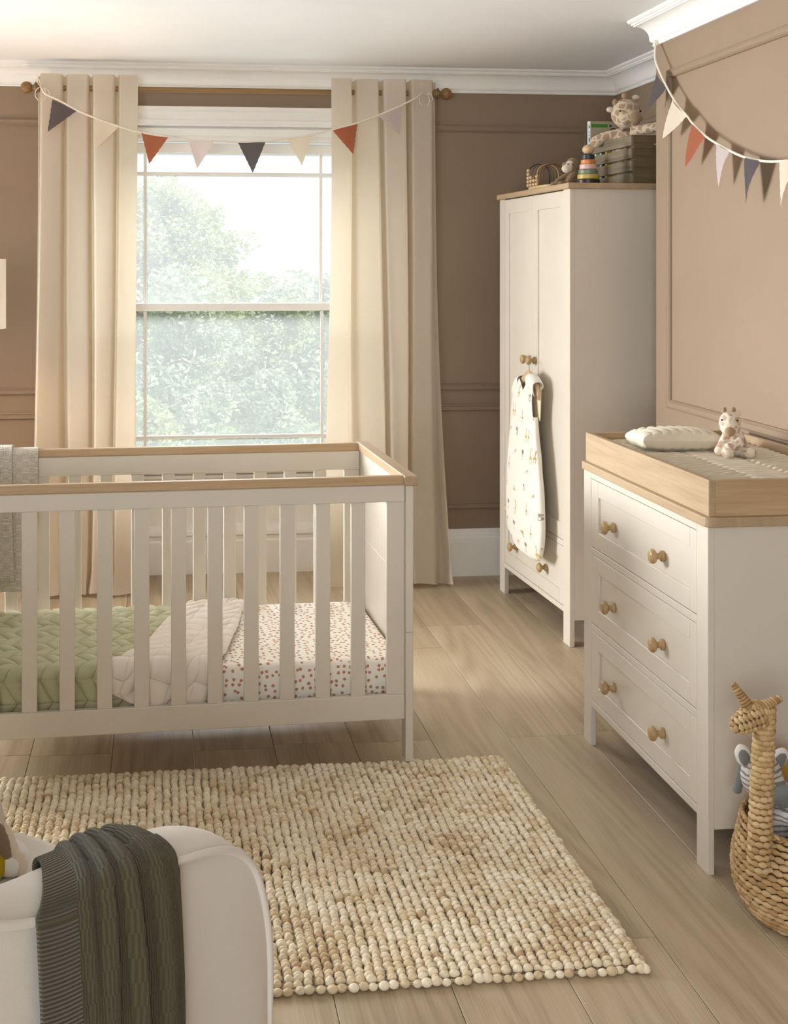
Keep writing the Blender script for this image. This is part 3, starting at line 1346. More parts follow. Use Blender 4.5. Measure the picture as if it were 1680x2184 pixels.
def drape(s, lift):
    """cross-section: s metres from far edge to near edge and down the front -> (v, z)"""
    vf, vn, r = .700, .052, .018
    flat = vf - vn - r
    if s < flat:
        return vf - s, MZ1 + lift, (0, 1)
    s -= flat
    if s < r * pi / 2:
        a = s / r
        R = r + lift
        return vn + r - R * sin(a), MZ1 - r + R * cos(a), (-sin(a), cos(a))
    s -= r * pi / 2
    return vn - lift, MZ1 - r - s, (-1, 0)


TOT = .700 - .052 - .018 + .018 * pi / 2 + .114


def q_green(t, s):
    ss = s * TOT
    u = lerp(-1.42, interp([(0.0, -.475), (.60, -.60), (.66, -.66), (.745, -.70)], ss)[0], t)
    h = chevron(u + .004 * noise.noise((u * 9, ss * 9, 1)), ss, .052, .066, .62)
    lift = .003 + .013 * h + .003 * noise.noise((u * 22, ss * 22, 0))
    v, z, n = drape(ss, lift)
    if ss > .68:
        z += .0
        v += .0035 * sin(u * 60) * (ss - .68) / .1
    return (u, max(min(v, .716), .0275), z)


mb = MB()
mb.grid(q_green, 400, 300)
qg = mb.build('quilt', 'green_quilt', None, 180)
qg.location, qg.rotation_euler = CO, (0, 0, CYw)
sm = qg.modifiers.new('t', 'SOLIDIFY')
sm.thickness, sm.offset = .003, -1
tag(qg, 'sage green chevron quilt spread over the cot mattress', 'quilt')


def q_white(t, s):
    ss = s * (TOT - .002)
    # right-hand fold line and left-hand slanting edge of the turned-back corner
    R = interp([(0.0, -.452), (.30, -.505), (.60, -.575), (.66, -.612), (.745, -.640)], ss)[0]
    L = interp([(0.0, -.655), (.14, -.715), (.30, -.770), (.42, -.800), (.55, -.860), (.64, -.935), (.70, -.930), (.79, -.75)], ss)[0]
    u = lerp(L, R, t)
    w = sin(pi * min(1, max(0, t)))
    roll = max(0.0, 1 - (1 - t) / .06)
    edge = max(0.0, 1 - t / .03)
    h = chevron(ss * 1.0 + .3 * u, u + .35 * ss, .058, .072, .6)
    lift = .016 + .010 * h + .003 * noise.noise((u * 25, ss * 25, 3)) + .006 * noise.noise((u * 9, ss * 8, 5)) - .009 * roll ** 2 - .008 * edge
    v, z, n = drape(ss, lift)
    if ss > .66:
        v += .0035 * sin(u * 75 + 1) * min(1, (ss - .66) / .08)
    return (u, max(min(v, .715), .0270 if ss > .6 else -1), z)


mb = MB()
mb.grid(q_white, 200, 320)
qw = mb.build('folded_corner', 'white_quilt', qg, 180)
sm = qw.modifiers.new('t', 'SOLIDIFY')
sm.thickness, sm.offset = .004, -1
qw['label'] = 'off-white reverse folded back'

# knitted blanket over the back rail, left end


def knit_drape(u0, u1, top, front_len, back_len, seed, off):
    tot = front_len + .05 + back_len
    vb, vf = CW + .006 + off, CW - .036 - off

    def fn(t, s):
        q = s * tot
        u = lerp(u0, u1, t) + .006 * sin(q * 7 + seed) * (t - .5)
        wob = .004 * sin(u * 40 + seed) + .003 * noise.noise((u * 12, q * 6, seed))
        zt = top + off + .002
        if q < back_len:
            return (u, vb + abs(wob), zt - .012 - (back_len - q))
        q -= back_len
        if q < .05:
            a = q / .05
            return (u, lerp(vb, vf, a) + 0, zt - .012 + .012 * sin(pi * a) ** .5 + 0 * wob)
        q -= .05
        return (u, vf - abs(wob) - .010 * q + .012 * sin(t * 3.0) * q, zt - .012 - q)

    def col(t, s):
        return (lerp(u0, u1, t) + 2.0, s * tot, 0)
    return fn, col


bl = MB()
fn, col = knit_drape(-1.36, -1.176, CHt, .485, .25, 1.0, .003)
bl.grid(fn, 60, 150, col=col)
kb = bl.build('knitted_blanket', 'oat_knit', None, 180)
kb.location, kb.rotation_euler = CO, (0, 0, CYw)
sm = kb.modifiers.new('t', 'SOLIDIFY')
sm.thickness, sm.offset = .005, 0
tag(kb, 'oatmeal basket-knit blanket hung over the far cot rail', 'blanket')
bl = MB()
fn, col = knit_drape(-1.42, -1.262, CHt, .455, .22, 2.2, .012)
bl.grid(fn, 50, 140, col=col)
kf = bl.build('folded_layer', 'oat_knit', kb, 180)
sm = kf.modifiers.new('t', 'SOLIDIFY')
sm.thickness, sm.offset = .006, 0

# ------------------------------------------------------------------ rug
RX0, RX1, RY0, RY1 = -.95, 1.060, 2.648, 3.826


def rug():
    import numpy as np
    seg, rings = 8, 6
    tv, tf = [], []
    tmp = MB().ball((0, 0, 0), 1.0, seg, rings)
    base = tmp.v
    faces = tmp.f
    rnd = random.Random(3)
    mb = MB()
    mb.box(RX0 + .008, RX1 - .008, RY0 + .008, RY1 - .008, 0.001, .009, .002, (.35, .35, .35))
    px = .0228
    nx = int((RX1 - RX0) / px)
    for i in range(nx):
        cx = RX0 + .5 * px + i * (RX1 - RX0 - px) / (nx - 1)
        y = RY0 + .008 + rnd.uniform(0, .012)
        while y < RY1 - .006:
            L = rnd.uniform(.0125, .0215)
            # heathered patches: stretches of browner yarn
            tone = .62 + .5 * noise.noise((cx * 7, y * 9, 2)) + rnd.uniform(-.28, .22)
            if rnd.random() < .07:
                tone -= .45
            tone = max(0.0, min(1.0, tone))
            wob = .004 * noise.noise((cx * 3, y * 6, 9)) + rnd.uniform(-.0024, .0024)
            rx = px * rnd.uniform(.44, .62)
            ry = L * rnd.uniform(.50, .56)
            rz = rnd.uniform(.0095, .0135)
            cz = .0105 + rnd.uniform(-.002, .0025)
            cy = y + L / 2
            a = rnd.uniform(-.4, .4)
            ca, sa = cos(a), sin(a)
            vv = []
            for p in base:
                X, Y, Z = p[0] * rx, p[1] * ry, p[2] * rz
                vv.append((cx + wob + X * ca - Y * sa, cy + X * sa + Y * ca, max(.0006, cz + Z)))
            mb.add(vv, faces, (tone, rnd.random(), 0))
            y += L
    # bound knots along the near and side edges, lower row
    for i in range(nx * 1):
        cx = RX0 + .5 * px + i * (RX1 - RX0 - px) / (nx - 1)
        for yy in (RY0 + .002, RY1 - .002):
            t = max(0, min(1, .6 + rnd.uniform(-.5, .35)))
            r = rnd.uniform(.0085, .0115)
            mb.ball((cx + rnd.uniform(-.004, .004), yy + rnd.uniform(-.003, .003), r * .95), (r * 1.25, r, r * .9), seg, rings, None, (t, 0, 0))
    y = RY0
    while y < RY1:
        t = max(0, min(1, .6 + rnd.uniform(-.5, .35)))
        r = rnd.uniform(.0085, .011)
        mb.ball((RX1 + rnd.uniform(-.003, .002), y, r * .95), (r, r * 1.2, r * .9), seg, rings, None, (t, 0, 0))
        y += .019
    o = mb.build('rug', 'rug', None, 180)
    rebase(o)
    return tag(o, 'cream and tan nubbly wool rug on the oak floorboards', 'rug')


rug()

# ------------------------------------------------------------------ armchair (cut by the left edge of the view)
AH = radians(50)
AO = Vector((-.3506, 2.1214, 0))


def AL(x, y, z):
    return (AO.x + x * cos(AH) - y * sin(AH), AO.y + x * sin(AH) + y * cos(AH), z)


ch = thing('armchair', 'cream velvet armchair with piped arms at the lower left on the rug', 'armchair', AO, AH)
pipe = [(-.004, .13), (-.004, .226), (-.002, .335), (-.012, .416), (-.039, .496), (-.078, .545), (-.132, .576), (-.198, .594), (-.30, .612),
        (-.42, .624), (-.548, .640), (-.66, .684), (-.76, .76)]
pipe = [(p.x, p.z) for p in smooth_path([(a, 0, b) for a, b in pipe], 6)]
ATH = .135


def arm_nrm(i):
    a = pipe[max(0, i - 1)]
    b = pipe[min(len(pipe) - 1, i + 1)]
    d = Vector((b[0] - a[0], b[1] - a[1])).normalized()
    return Vector((d.y, -d.x))


def arm_bulge(i):
    s = pipe[i][0]
    z = pipe[i][1]
    return .020 if s < -.1 else lerp(.012, .020, max(0, min(1, -s / .1)))


def arm_mesh(side):
    mb = MB()
    n = len(pipe)
    y0 = -.37 if side < 0 else .405
    K = 14
    v = []
    for i, (s, z) in enumerate(pipe):
        nn = arm_nrm(i)
        for k in range(K + 1):
            t = k / K
            d = arm_bulge(i) * (sin(pi * t) ** .6 if 0 < t < 1 else 0)
            v.append((.40 + s + nn.x * d, y0 - side * 1.0 * ATH * t, z + nn.y * d))
    f = []
    w = K + 1
    for i in range(n - 1):
        for k in range(K):
            q = (i * w + k, i * w + k + 1, (i + 1) * w + k + 1, (i + 1) * w + k)
            f.append(q if side < 0 else q[::-1])
    mb.add(v, f)
    # side faces as strips down to the base line, slightly padded
    for fi, yy in ((0, y0), (1, y0 - side * ATH)):
        R = 10
        vv = []
        for i, (s, z) in enumerate(pipe):
            for r in range(R + 1):
                t = r / R
                xb = .40 + min(s, -.004 - .001 * i)
                puff = .012 * sin(pi * min(1, t * 1.05)) * (side if fi == 0 else -side)
                vv.append((lerp(.40 + s, lerp(.39, -.36, i / (n - 1)), t), yy + puff, lerp(z, .13, t)))
        ff = []
        for i in range(n - 1):
            for r in range(R):
                q = (i * (R + 1) + r, i * (R + 1) + r + 1, (i + 1) * (R + 1) + r + 1, (i + 1) * (R + 1) + r)
                ff.append(q)
        mb.add(vv, ff)
    return mb


for side in (-1, 1):
    arm = arm_mesh(side).build('arm', 'cream_velvet', ch, 60, recalc=True)
    y0 = -.37 if side < 0 else .405
    mb = MB()
    mb.tube([(.40 + s + arm_nrm(i).x * .002, y0 + side * .002, z + arm_nrm(i).y * .002) for i, (s, z) in enumerate(pipe)], .0068, 8)
    mb.build('piping', 'cream_velvet', arm, 180)
mb = MB()
rbox(mb, -.36, .375, -.232, .232, .29, .440, .045, 8)
o = mb.build('seat_cushion', 'cream_velvet', ch, 180)
mb = MB()
rbox(mb, -.40, .36, -.24, .24, .12, .295, .02, 5)
mb.build('seat_base', 'cream_velvet', ch, 180)
mb = MB()
mb.prism([(-.36, .13), (-.30, .43), (-.40, .98), (-.46, 1.0), (-.52, .96), (-.47, .13)], -.365, .365, 'y')
o = mb.build('backrest', 'cream_velvet', ch, recalc=True)
bv = o.modifiers.new('b', 'BEVEL')
bv.width, bv.segments = .04, 4
for x, y in ((.34, -.31), (.34, .31), (-.40, -.31), (-.40, .31)):
    mb = MB()
    mb.lathe([(.014, .0), (.022, .13)], 12, (x, y, .0))
    mb.build('leg', 'oak_end', ch, 60).location.z = .0

# olive throw over the arm


def arm_at(s):
    lo = min(range(len(pipe)), key=lambda i: abs(pipe[i][0] - s) + (0 if pipe[i][1] > .5 else 1))
    # linear interpolation on the upper part of the outline
    pts = [(p[0], p[1]) for p in pipe if p[1] > .50]
    pts.sort()
    for a, b in zip(pts, pts[1:]):
        if a[0] <= s <= b[0]:
            return lerp(a[1], b[1], (s - a[0]) / (b[0] - a[0]))
    return pts[0][1] if s < pts[0][0] else pts[-1][1]


TH_IN, TH_OUT = .03, .52
ARC = .20
TT = TH_IN + ARC + TH_OUT


def throw_fn(t, q):
    d = q * TT
    s_top = lerp(-.425, -.232, t)
    s_bot = lerp(-.570, -.268, t)
    # leaning folds
    lean = max(0.0, d - TH_IN)
    s = lerp(s_top, s_bot, sstep(.02, .21, lean))
    zp = arm_at(s)
    b = .020
    g = lambda c, w: math.exp(-((t - c) / w) ** 2)
    low = sstep(.10, .40, d)
    top = 1 - sstep(.24, .50, d)
    dr_ = .10 * (1 - sstep(.05, .55, d))
    fold = low * (-.024 * g(.565 - dr_ * .6, .035) - .022 * g(.765 - dr_ * .3, .032) + .020 * g(.665 - dr_ * .5, .055) + .016 * g(.87, .07) + .010 * g(.42, .10) - .006 * g(.27, .04))
    fold += top * (.009 * g(.30, .055) + .012 * g(.47, .05) + .012 * g(.62, .05) + .009 * g(.82, .07) - .007 * g(.385, .03) - .007 * g(.545, .025) - .006 * g(.72, .035))
    off = max(.0125, .010 + fold) if d > TH_IN + ARC * .6 else .009 + fold
    if d < TH_IN:
        k = 1 - d / TH_IN
        return AL(.40 + s, -.37 + ATH + off * .6, zp - k * TH_IN * .9)
    if d < TH_IN + ARC:
        a = (d - TH_IN) / ARC * pi
        y = -.37 + ATH / 2 + (ATH / 2 + off * .8) * cos(a)
        z = zp + (b + off) * (sin(a) ** .6 if 0 < a < pi else 0)
        return AL(.40 + s, y, z)
    k = d - TH_IN - ARC
    pad = .012 * sin(pi * min(1, k / .5))
    return AL(.40 + s, -.37 - off * .8 - pad - .004, zp - k)


def throw_col(t, q):
    return (t * .34, q * TT, 0)


mb = MB()
mb.grid(throw_fn, 130, 200, col=throw_col)
th = mb.build('throw_blanket', 'olive_throw', None, 180)
sm = th.modifiers.new('t', 'SOLIDIFY')
sm.thickness, sm.offset = .007, 0
tag(th, 'dark olive ribbed knit throw draped over the armchair arm', 'throw')

# soft toy at the back of the seat, cut by the edge of the view
pt = thing('plush_toy', 'white plush toy with floppy brown ear in a yellow outfit on the armchair', 'soft toy', AL(.215, .105, .44))
pt.rotation_euler = (0, 0, radians(-6.32))
plush('body', 'white_fur', pt, [('e', (-.030, .0, .034), (.066, .050, .040)), ('e', (.026, -.010, .024), (.032, .040, .030)), ('e', (-.05, .02, .06), (.05, .05, .035))], .005)
plush('outfit', 'yellow', pt, [('e', (-.034, -.036, .026), (.060, .040, .040))], .005)['label'] = 'olive yellow outfit'
ear = plush('ear', 'brown_ear', pt, [('e', (.012, -.035, .066), (.021, .013, .040), radians(-22), 'Y'), ('e', (-.012, -.035, .078), (.022, .014, .030), radians(-45), 'Y')], .004)
ear['label'] = 'brown floppy ear'
rim = plush('ear_lining', 'cream_fur', ear, [('e', (.030, -.030, .060), (.009, .014, .044), radians(-18), 'Y'), ('e', (.046, -.028, .022), (.011, .014, .024))], .004)
rim['label'] = 'cream ear edge'

# ------------------------------------------------------------------ giraffe-shaped basket
BO = Vector((1.544, 2.835, 0))
bk = thing('giraffe_basket', 'woven water hyacinth basket with a giraffe head beside the dresser', 'basket', BO)


def puff(mb, p, t, n, L, Wd, H, tone):
    """one lens of the plait at p: tangent t, outward normal n"""
    t, n = Vector(t).normalized(), Vector(n).normalized()
    b = n.cross(t).normalized()
    seg, rings = 8, 6
    v = []
    tmp = _ball8
    for q in tmp.v:
        k = 1 - .45 * abs(q[0]) ** 1.5
        w = Vector(p) + t * (q[0] * L) + b * (q[1] * Wd * k) + n * (q[2] * H * k)
        v.append(tuple(w))
    mb.add(v, tmp.f, (tone, 0, 0))


_ball8 = MB().ball((0, 0, 0), 1.0, 8, 6, Matrix.Rotation(pi / 2, 3, 'Y'))
rnd = random.Random(11)
prof_b = [(.130, .004), (.158, .03), (.176, .07), (.182, .11), (.178, .15), (.168, .19), (.160, .225)]


def bprof(z):
    for a, b in zip(prof_b, prof_b[1:]):
        if z <= b[1]:
            return lerp(a[0], b[0], (z - a[1]) / (b[1] - a[1]))
    return prof_b[-1][0]


mb = MB()
inner = [(.02, .006)] + [(r - .008, z) for r, z in prof_b] + [(r - .014, z) for r, z in prof_b[::-1]] + [(.02, .012)]
mb.lathe(inner, 48, (0, 0, 0), 'z', (.0, 0, 0))
rows = 16
for i in range(rows):
    z = .010 + i * .0137
    r = bprof(z)
    n = 44
    for k in range(n):
        a = 2 * pi * (k + .5 * (i % 2)) / n
        dip = 0
        slope = (bprof(z + .004) - bprof(z - .004)) / .008 if .012 < z < .2 else .6
        nr = Vector((cos(a), sin(a), -slope)).normalized()
        puff(mb, (r * cos(a) * 1, r * sin(a), z + rnd.uniform(-.0015, .0015)), (-sin(a), cos(a), rnd.uniform(-.12, .12)), nr,
             .0165, .0082, .0065, max(0, min(1, .62 + rnd.uniform(-.36, .3))))
mb.build('basket_body', 'weave', bk, 180)
mb = MB()
for layer in (0, 1):
    for k in range(60):
        a = 2 * pi * (k + .5 * layer) / 60
        puff(mb, (.158 * cos(a), .158 * sin(a), .228 + .006 * layer), (-sin(a), cos(a), .35 - .7 * layer), (cos(a) * .5, sin(a) * .5, 1), .012, .006, .005,
             max(0, min(1, .5 + rnd.uniform(-.3, .3))))
mb.build('rim', 'weave', bk, 180)
# neck: rises from the front-left of the rim
n0 = Vector((1.378, 2.768, .16)) - BO
n1 = Vector((1.381, 2.762, .36)) - BO
n2 = Vector((1.390, 2.764, .525)) - BO
mb = MB()
path = smooth_path([n0, n1, n2], 12)
mb.tube(path, [lerp(.0225, .0175, i / (len(path) - 1)) for i in range(len(path))], 12, False, (.0, 0, 0))
H_ = 28
for i in range(H_):
    t = i / (H_ - 1)
    q = path[min(len(path) - 1, int(t * (len(path) - 1)))].lerp(path[min(len(path) - 1, int(t * (len(path) - 1)) + 1)], t * (len(path) - 1) % 1)
    r = lerp(.0238, .0192, t)
    for k in range(9):
        a = 2 * pi * (k + .5 * (i % 2)) / 9
        nr = (cos(a), sin(a), 0)
        puff(mb, (q.x + r * cos(a), q.y + r * sin(a), q.z), (-sin(a), cos(a), rnd.uniform(-.15, .15)), nr, .0125, .0085, .0065,
             max(0, min(1, .7 + rnd.uniform(-.32, .3))))
mb.build('neck', 'weave', bk, 180)
# head: short snout pointing left
h0 = Vector((1.392, 2.766, .522)) - BO
h1 = Vector((1.313, 2.760, .488)) - BO
mb = MB()
ax = (h1 - h0)
Lh = ax.length
ax.normalize()
sd = ax.cross(Vector((0, 0, 1))).normalized()
upv = sd.cross(ax)


def hr(t):
    return interp([(0, .016), (.15, .027), (.35, .031), (.6, .024), (.85, .019), (1.0, .009)], t)[0]


mb.tube([h0 + ax * Lh * t for t in (0, .15, .35, .6, .85, 1)], [hr(t) - .004 for t in (0, .15, .35, .6, .85, 1)], 12, False, (0, 0, 0))
for i in range(10):
    t = i / 9
    n = max(5, int(2 * pi * hr(t) / .017))
    for k in range(n):
        a = 2 * pi * (k + .5 * (i % 2)) / n
        nr = sd * cos(a) + upv * sin(a)
        tn = -sd * sin(a) + upv * cos(a)
        puff(mb, tuple(h0 + ax * Lh * t + nr * hr(t)), tn + ax * rnd.uniform(-.3, .3), nr, .0105, .007, .006, max(0, min(1, .7 + rnd.uniform(-.35, .3))))
mb.build('head', 'weave', bk, 180)


def cone_wrap(name, a, b, r0, r1):
    a, b = Vector(a) - BO, Vector(b) - BO
    mb = MB()
    d = (b - a)
    L = d.length
    d.normalize()
    s1 = d.cross(Vector((0, 1, .1))).normalized()
    s2 = d.cross(s1)
    n = int(L / .0068)
    for i in range(n + 1):
        t = i / n
        r = lerp(r0, r1, t)
        pts = [a + d * L * t + (s1 * cos(k * pi / 6) + s2 * sin(k * pi / 6)) * (r - .002) + d * .003 * sin(k * pi / 6) for k in range(12)]
        mb.tube(pts, .0042, 6, True, (max(0, min(1, .55 + rnd.uniform(-.3, .35))), 0, 0))
    mb.lathe([(.001, -.001), (r1, .0), (.001, .003)], 8, tuple(b), 'z', (.2, 0, 0))
    return mb.build(name, 'weave', bk, 180)


cone_wrap('ear', (1.352, 2.762, .528), (1.314, 2.765, .584), .014, .0055)
cone_wrap('ear', (1.366, 2.758, .527), (1.417, 2.752, .552), .0145, .007)

# zebra plush and mustard cloth in the basket
zb = thing('zebra_plush', 'grey and white striped zebra plush sitting inside the woven basket', 'soft toy', (1.50, 2.885, .014))
zb.rotation_euler = (0, 0, radians(-6.32))
# local x = right in view, y = away
plush('body', 'zebra', zb, [('e', (-.056, .0, .305), (.050, .046, .056)), ('e', (-.032, -.02, .275), (.038, .04, .036)), ('c', (-.03, .01, .25), .04, (-.02, .02, .05), .085),
                             ('c', (-.01, -.02, .215), .026, (.02, -.075, .235), .022), ('c', (.02, -.075, .235), .022, (.045, -.085, .16), .022),
                             ('c', (.03, .0, .235), .026, (.06, -.05, .235), .023), ('c', (.06, -.05, .235), .023, (.075, -.06, .17), .022)], .005)
mz = plush('muzzle', 'grey_fur', zb, [('e', (-.024, -.050, .276), (.029, .026, .029))], .004)
mz['label'] = 'plain grey muzzle'
for ex, ez, rt in ((-.100, .352, -20), (-.014, .345, 35)):
    e1 = plush('ear', 'white_fur', zb, [('e', (ex, .0, ez), (.020, .012, .030), radians(rt), 'Y')], .004)
    plush('ear_lining', 'grey_fur', e1, [('e', (ex, -.008, ez - .002), (.014, .008, .022), radians(rt), 'Y')], .003)['label'] = 'grey inner ear'
plush('mane', 'grey_fur', zb, [('c', (-.092, .02, .34), .010, (-.106, .025, .26), .012)], .004)['label'] = 'grey mane'
mb = MB()


def must(t, s):
    a = lerp(-.9, .9, t)
    return (-.03 + .115 * t, .070 + .02 * sin(a * 2) - .015 * s, .06 + .275 * s - .03 * abs(t - .4) + .012 * sin(t * 9 + s * 3))


mb.grid(must, 30, 30)
mc = mb.build('mustard_cloth', 'mustard', None, 180)
mc.location = (1.505, 2.885, .014)
mc.rotation_euler = (0, 0, radians(-6.32))
sm = mc.modifiers.new('t', 'SOLIDIFY')
sm.thickness = .02
tag(mc, 'mustard yellow cloth tucked behind the zebra plush in the basket', 'cloth')

# ------------------------------------------------------------------ on the dresser
mb = MB()
MX0, MX1, MY0, MY1 = DO.x + .024, DO.x + DD - .036, DO.y + .0245, DO.y + DWd - .0245


def matfn(t, s):
    x, y = lerp(MX0, MX1, t), lerp(MY0, MY1, s)
    e = min(1, min(t, 1 - t) / .04) * min(1, min(s, 1 - s) / .02)
    h = chevron(y + .006 * noise.noise((x * 8, y * 8, 2)), x + .05, .034, .125, .34)
    return (x, y, .930 + e ** .5 * (  .038 + .018 * h + .003 * noise.noise((x * 20, y * 20, 1))))


mb.grid(matfn, 160, 330)
mm = mb.build('changing_mat', 'mat', None, 180)
sm = mm.modifiers.new('t', 'SOLIDIFY')
sm.thickness, sm.offset = .018, -1
rebase(mm)
tag(mm, 'oatmeal quilted changing mat lying in the dresser tray', 'changing mat')


def cushion(hx, hy, hz, pa):
    mb = MB()

    def side(sg):
        def fn(t, s):
            a, b = t * 2 - 1, s * 2 - 1
            k = max(0.0, (1 - abs(a) ** 2.6) * (1 - abs(b) ** 2.6))
            h = chevron(a * hx + .0, b * hy, pa, hy * .8, .35)
            pin = 1 - .10 * (1 - abs(a)) * abs(b) ** 3 - .10 * (1 - abs(b)) * abs(a) ** 3 * 0
            x = a * hx * (1 - .07 * (1 - b * b))if False else a * hx * (1 - .05 * (1 - abs(b)))
            y = b * hy * (1 - .06 * (1 - abs(a)))
            z = sg * (.003 * (1 if k > 0 else 0) + hz * k ** .34 * (.80 + .20 * h))
            return (x, y, z)
        return fn
    mb.grid(side(1), 90, 90)
    mb.grid(side(-1), 40, 40)
    return mb


mb = cushion(.125, .105, .037, .030)
pl = mb.build('small_pillow', 'mat', None, 180, recalc=True)
pl.location = (1.585, 3.745, .976 + .036)
pl.rotation_euler = (radians(-4), 0, radians(-6))
tag(pl, 'small oatmeal quilted pillow at the far end of the changing tray', 'pillow')

gp = thing('giraffe_plush', 'small seated pink-spotted giraffe plush on the changing mat', 'soft toy', (1.690, 3.566, .981))
gp.rotation_euler = (0, 0, radians(-6.32))
plush('body', 'giraffe_pink', gp, [
    ('e', (-.006, .002, .099), (.0315, .032, .037)), ('e', (-.012, -.014, .089), (.026, .026, .026)),
    ('e', (.002, .004, .045), (.031, .028, .036)), ('e', (.003, .006, .024), (.034, .030, .024)),
    ('c', (-.02, -.002, .062), .012, (-.044, -.014, .020), .014),
    ('c', (.022, -.004, .066), .013, (.012, -.032, .046), .013), ('c', (.012, -.032, .046), .013, (-.024, -.036, .036), .012),
    ('c', (.030, .008, .058), .010, (.046, .010, .022), .010),
    ('c', (-.012, -.012, .018), .017, (-.028, -.046, .018), .018), ('c', (.024, -.010, .018), .017, (.038, -.044, .019), .018)], .0026, 3)
plush('muzzle', 'tan_fur', gp, [('e', (-.016, -.030, .081), (.0165, .014, .0165))], .002)['label'] = 'tan muzzle'
for x, y, z in ((-.023, .0, .140), (.0055, .002, .140)):
    plush('horn', 'tan_fur', gp, [('e', (x, y, z), (.0068, .0068, .0085))], .0018)['label'] = 'tan horn'
plush('ear', 'cream_fur', gp, [('e', (.017, -.004, .129), (.0075, .006, .011), radians(40), 'Y')], .0018)['label'] = 'cream ear'
for x, y, z in ((.006, -.0275, .1115), (-.0345, -.012, .1115)):
    MB().ball((x, y, z), .0028, 10, 7).build('eye', 'eye', gp, 180)
mb = MB()
mb.box(.0295, .0335, -.013, -.0122, .042, .059, .0003, S(90, 96, 98)[:3])
mb.box(.0290, .0340, -.0122, -.0118, .0415, .0595, .0003, S(220, 220, 216)[:3])
mb.build('label_tag', 'cover', gp)['label'] = 'small grey fabric tag'

# ------------------------------------------------------------------ on top of the wardrobe
ZT = 1.8865
cr_ = thing('wooden_crate', 'weathered slatted wooden crate of books on top of the wardrobe', 'crate', WL(.28, .04, ZT), WY)
CU, CV, CHh = .30, .50, .202
for i in range(4):
    z0_ = .001 + i * .0525
    for u0, nm in ((0, 'slat'), (CU - .012, 'slat')):
        mb = MB()
        mb.box(u0, u0 + .012, 0, CV, z0_, z0_ + .0435 - .002 * (i == 2), .0012)
        if u0 == 0:
            for dz in (.012, .03):
                for vv in (.008, CV - .008):
                    mb.lathe([(.0015, 0), (.0015, .0004)], 6, (0, vv, z0_ + dz), '-x')
        mb.build(nm, 'crate', cr_)
for v0 in (0, CV - .014):
    a, b = (v0 + .0005, v0 + .0135)
    mb = MB()
    mb.box(.0125, CU - .0125, a, b, .0, .145, .001)
    mb.box(.0125, .10, a, b, .145, .170, .001)
    mb.box(.20, CU - .0125, a, b, .145, .170, .001)
    mb.box(.0125, CU - .0125, a, b, .170, CHh, .001)
    mb.build('end_board', 'crate_end', cr_)
for v0 in (.014, CV - .034):
    for u0 in (.0125, CU - .0325):
        mb = MB()
        mb.box(u0, u0 + .02, v0, v0 + .02, .004, CHh - .002, .001)
        mb.build('corner_post', 'crate', cr_)
mb = MB()
mb.box(.0125, CU - .0125, .036, CV - .036, .003, .011, .001)
mb.build('base_board', 'crate', cr_)

# books standing in the crate
bcol = [('white', S(228, 228, 222), S(210, 214, 214)), ('green', S(84, 158, 66), S(120, 170, 96)), ('pale blue', S(176, 200, 214), S(200, 214, 222)),
        ('black', S(26, 26, 28), S(50, 50, 52)), ('yellow', S(186, 156, 60), S(200, 176, 90))]
for i, (nm, c, c2) in enumerate(bcol):
    v0 = .435 - i * .030
    b = thing('book', '%s book standing inside the crate behind the gap between the slats' % nm, 'book', WL(.297, .04 + v0 - .018, ZT + .0115), WY, 'books inside the crate')
    mb = MB()
    mb.box(0, .003, 0, .020, 0, .150 + .006 * (i % 3), .0005, c[:3])
    mb.box(.003, .115, 0, .002, 0, .150 + .006 * (i % 3), .0005, c[:3])
    mb.box(.003, .115, .018, .020, 0, .150 + .006 * (i % 3), .0005, c[:3])
    mb.box(-.0006, 0, .003, .017, .045, .058, .0002, c2[:3])
    mb.build('cover', 'cover', b)
    mb = MB()
    mb.box(.003, .112, .002, .018, .002, .146 + .006 * (i % 3), 0, S(232, 226, 212)[:3])
    mb.build('pages', 'cover', b)
pb = thing('picture_book', 'white picture book with a green band propped up in the crate', 'book', WL(.288, .505, ZT + .012), WY + radians(2))
mb = MB()
wht, bei, blu, grn, ink = S(226, 226, 214)[:3], S(176, 164, 140)[:3], S(190, 208, 222)[:3], S(80, 140, 58)[:3], S(40, 44, 50)[:3]
mb.box(.004, .155, 0, .002, .0, .300, .0006, bei)
mb.box(.004, .155, .026, .028, .0, .300, .0006, wht)
mb.box(0, .004, 0, .028, .0, .300, .0006, wht)
mb.box(-.0005, .0, .014, .0275, .0, .288, .0001, blu)
mb.box(-.0006, .0, .001, .013, .268, .280, .0001, grn)
for i in range(6):                                            # the tall spine lettering, too small to read
    mb.box(-.0006, .0, .003, .011, .176 + i * .014, .184 + i * .014, .0001, S(150, 150, 156)[:3])
mb.box(-.0006, .0, .002, .012, .212, .224, .0001, ink)
mb.box(.006, .085, -.0006, .0, .272, .287, .0001, grn)
mb.box(.094, .104, -.0006, .0, .276, .284, .0001, ink)
mb.tube([(.112 + .012 * cos(a * pi / 8), -.0006, .262 + .008 * sin(a * pi / 8)) for a in range(12)], .0016, 5, False, ink)
mb.build('cover', 'cover', pb)
mb = MB()
mb.box(.004, .152, .002, .026, .003, .297, 0, S(236, 230, 216)[:3])
mb.build('pages', 'cover', pb)

# big giraffe plush sitting in the crate with its arms over the slats
G0 = Vector(WL(.36, .28, ZT + .012))
gg = thing('giraffe_plush', 'large tan-spotted giraffe plush leaning out of the crate on the wardrobe', 'soft toy', G0, radians(-6.32))
inv = Matrix.Rotation(radians(6.32), 3, 'Z')


def GL(u, v, z):
    return tuple(inv @ (Vector(WL(u, v, z)) - G0))


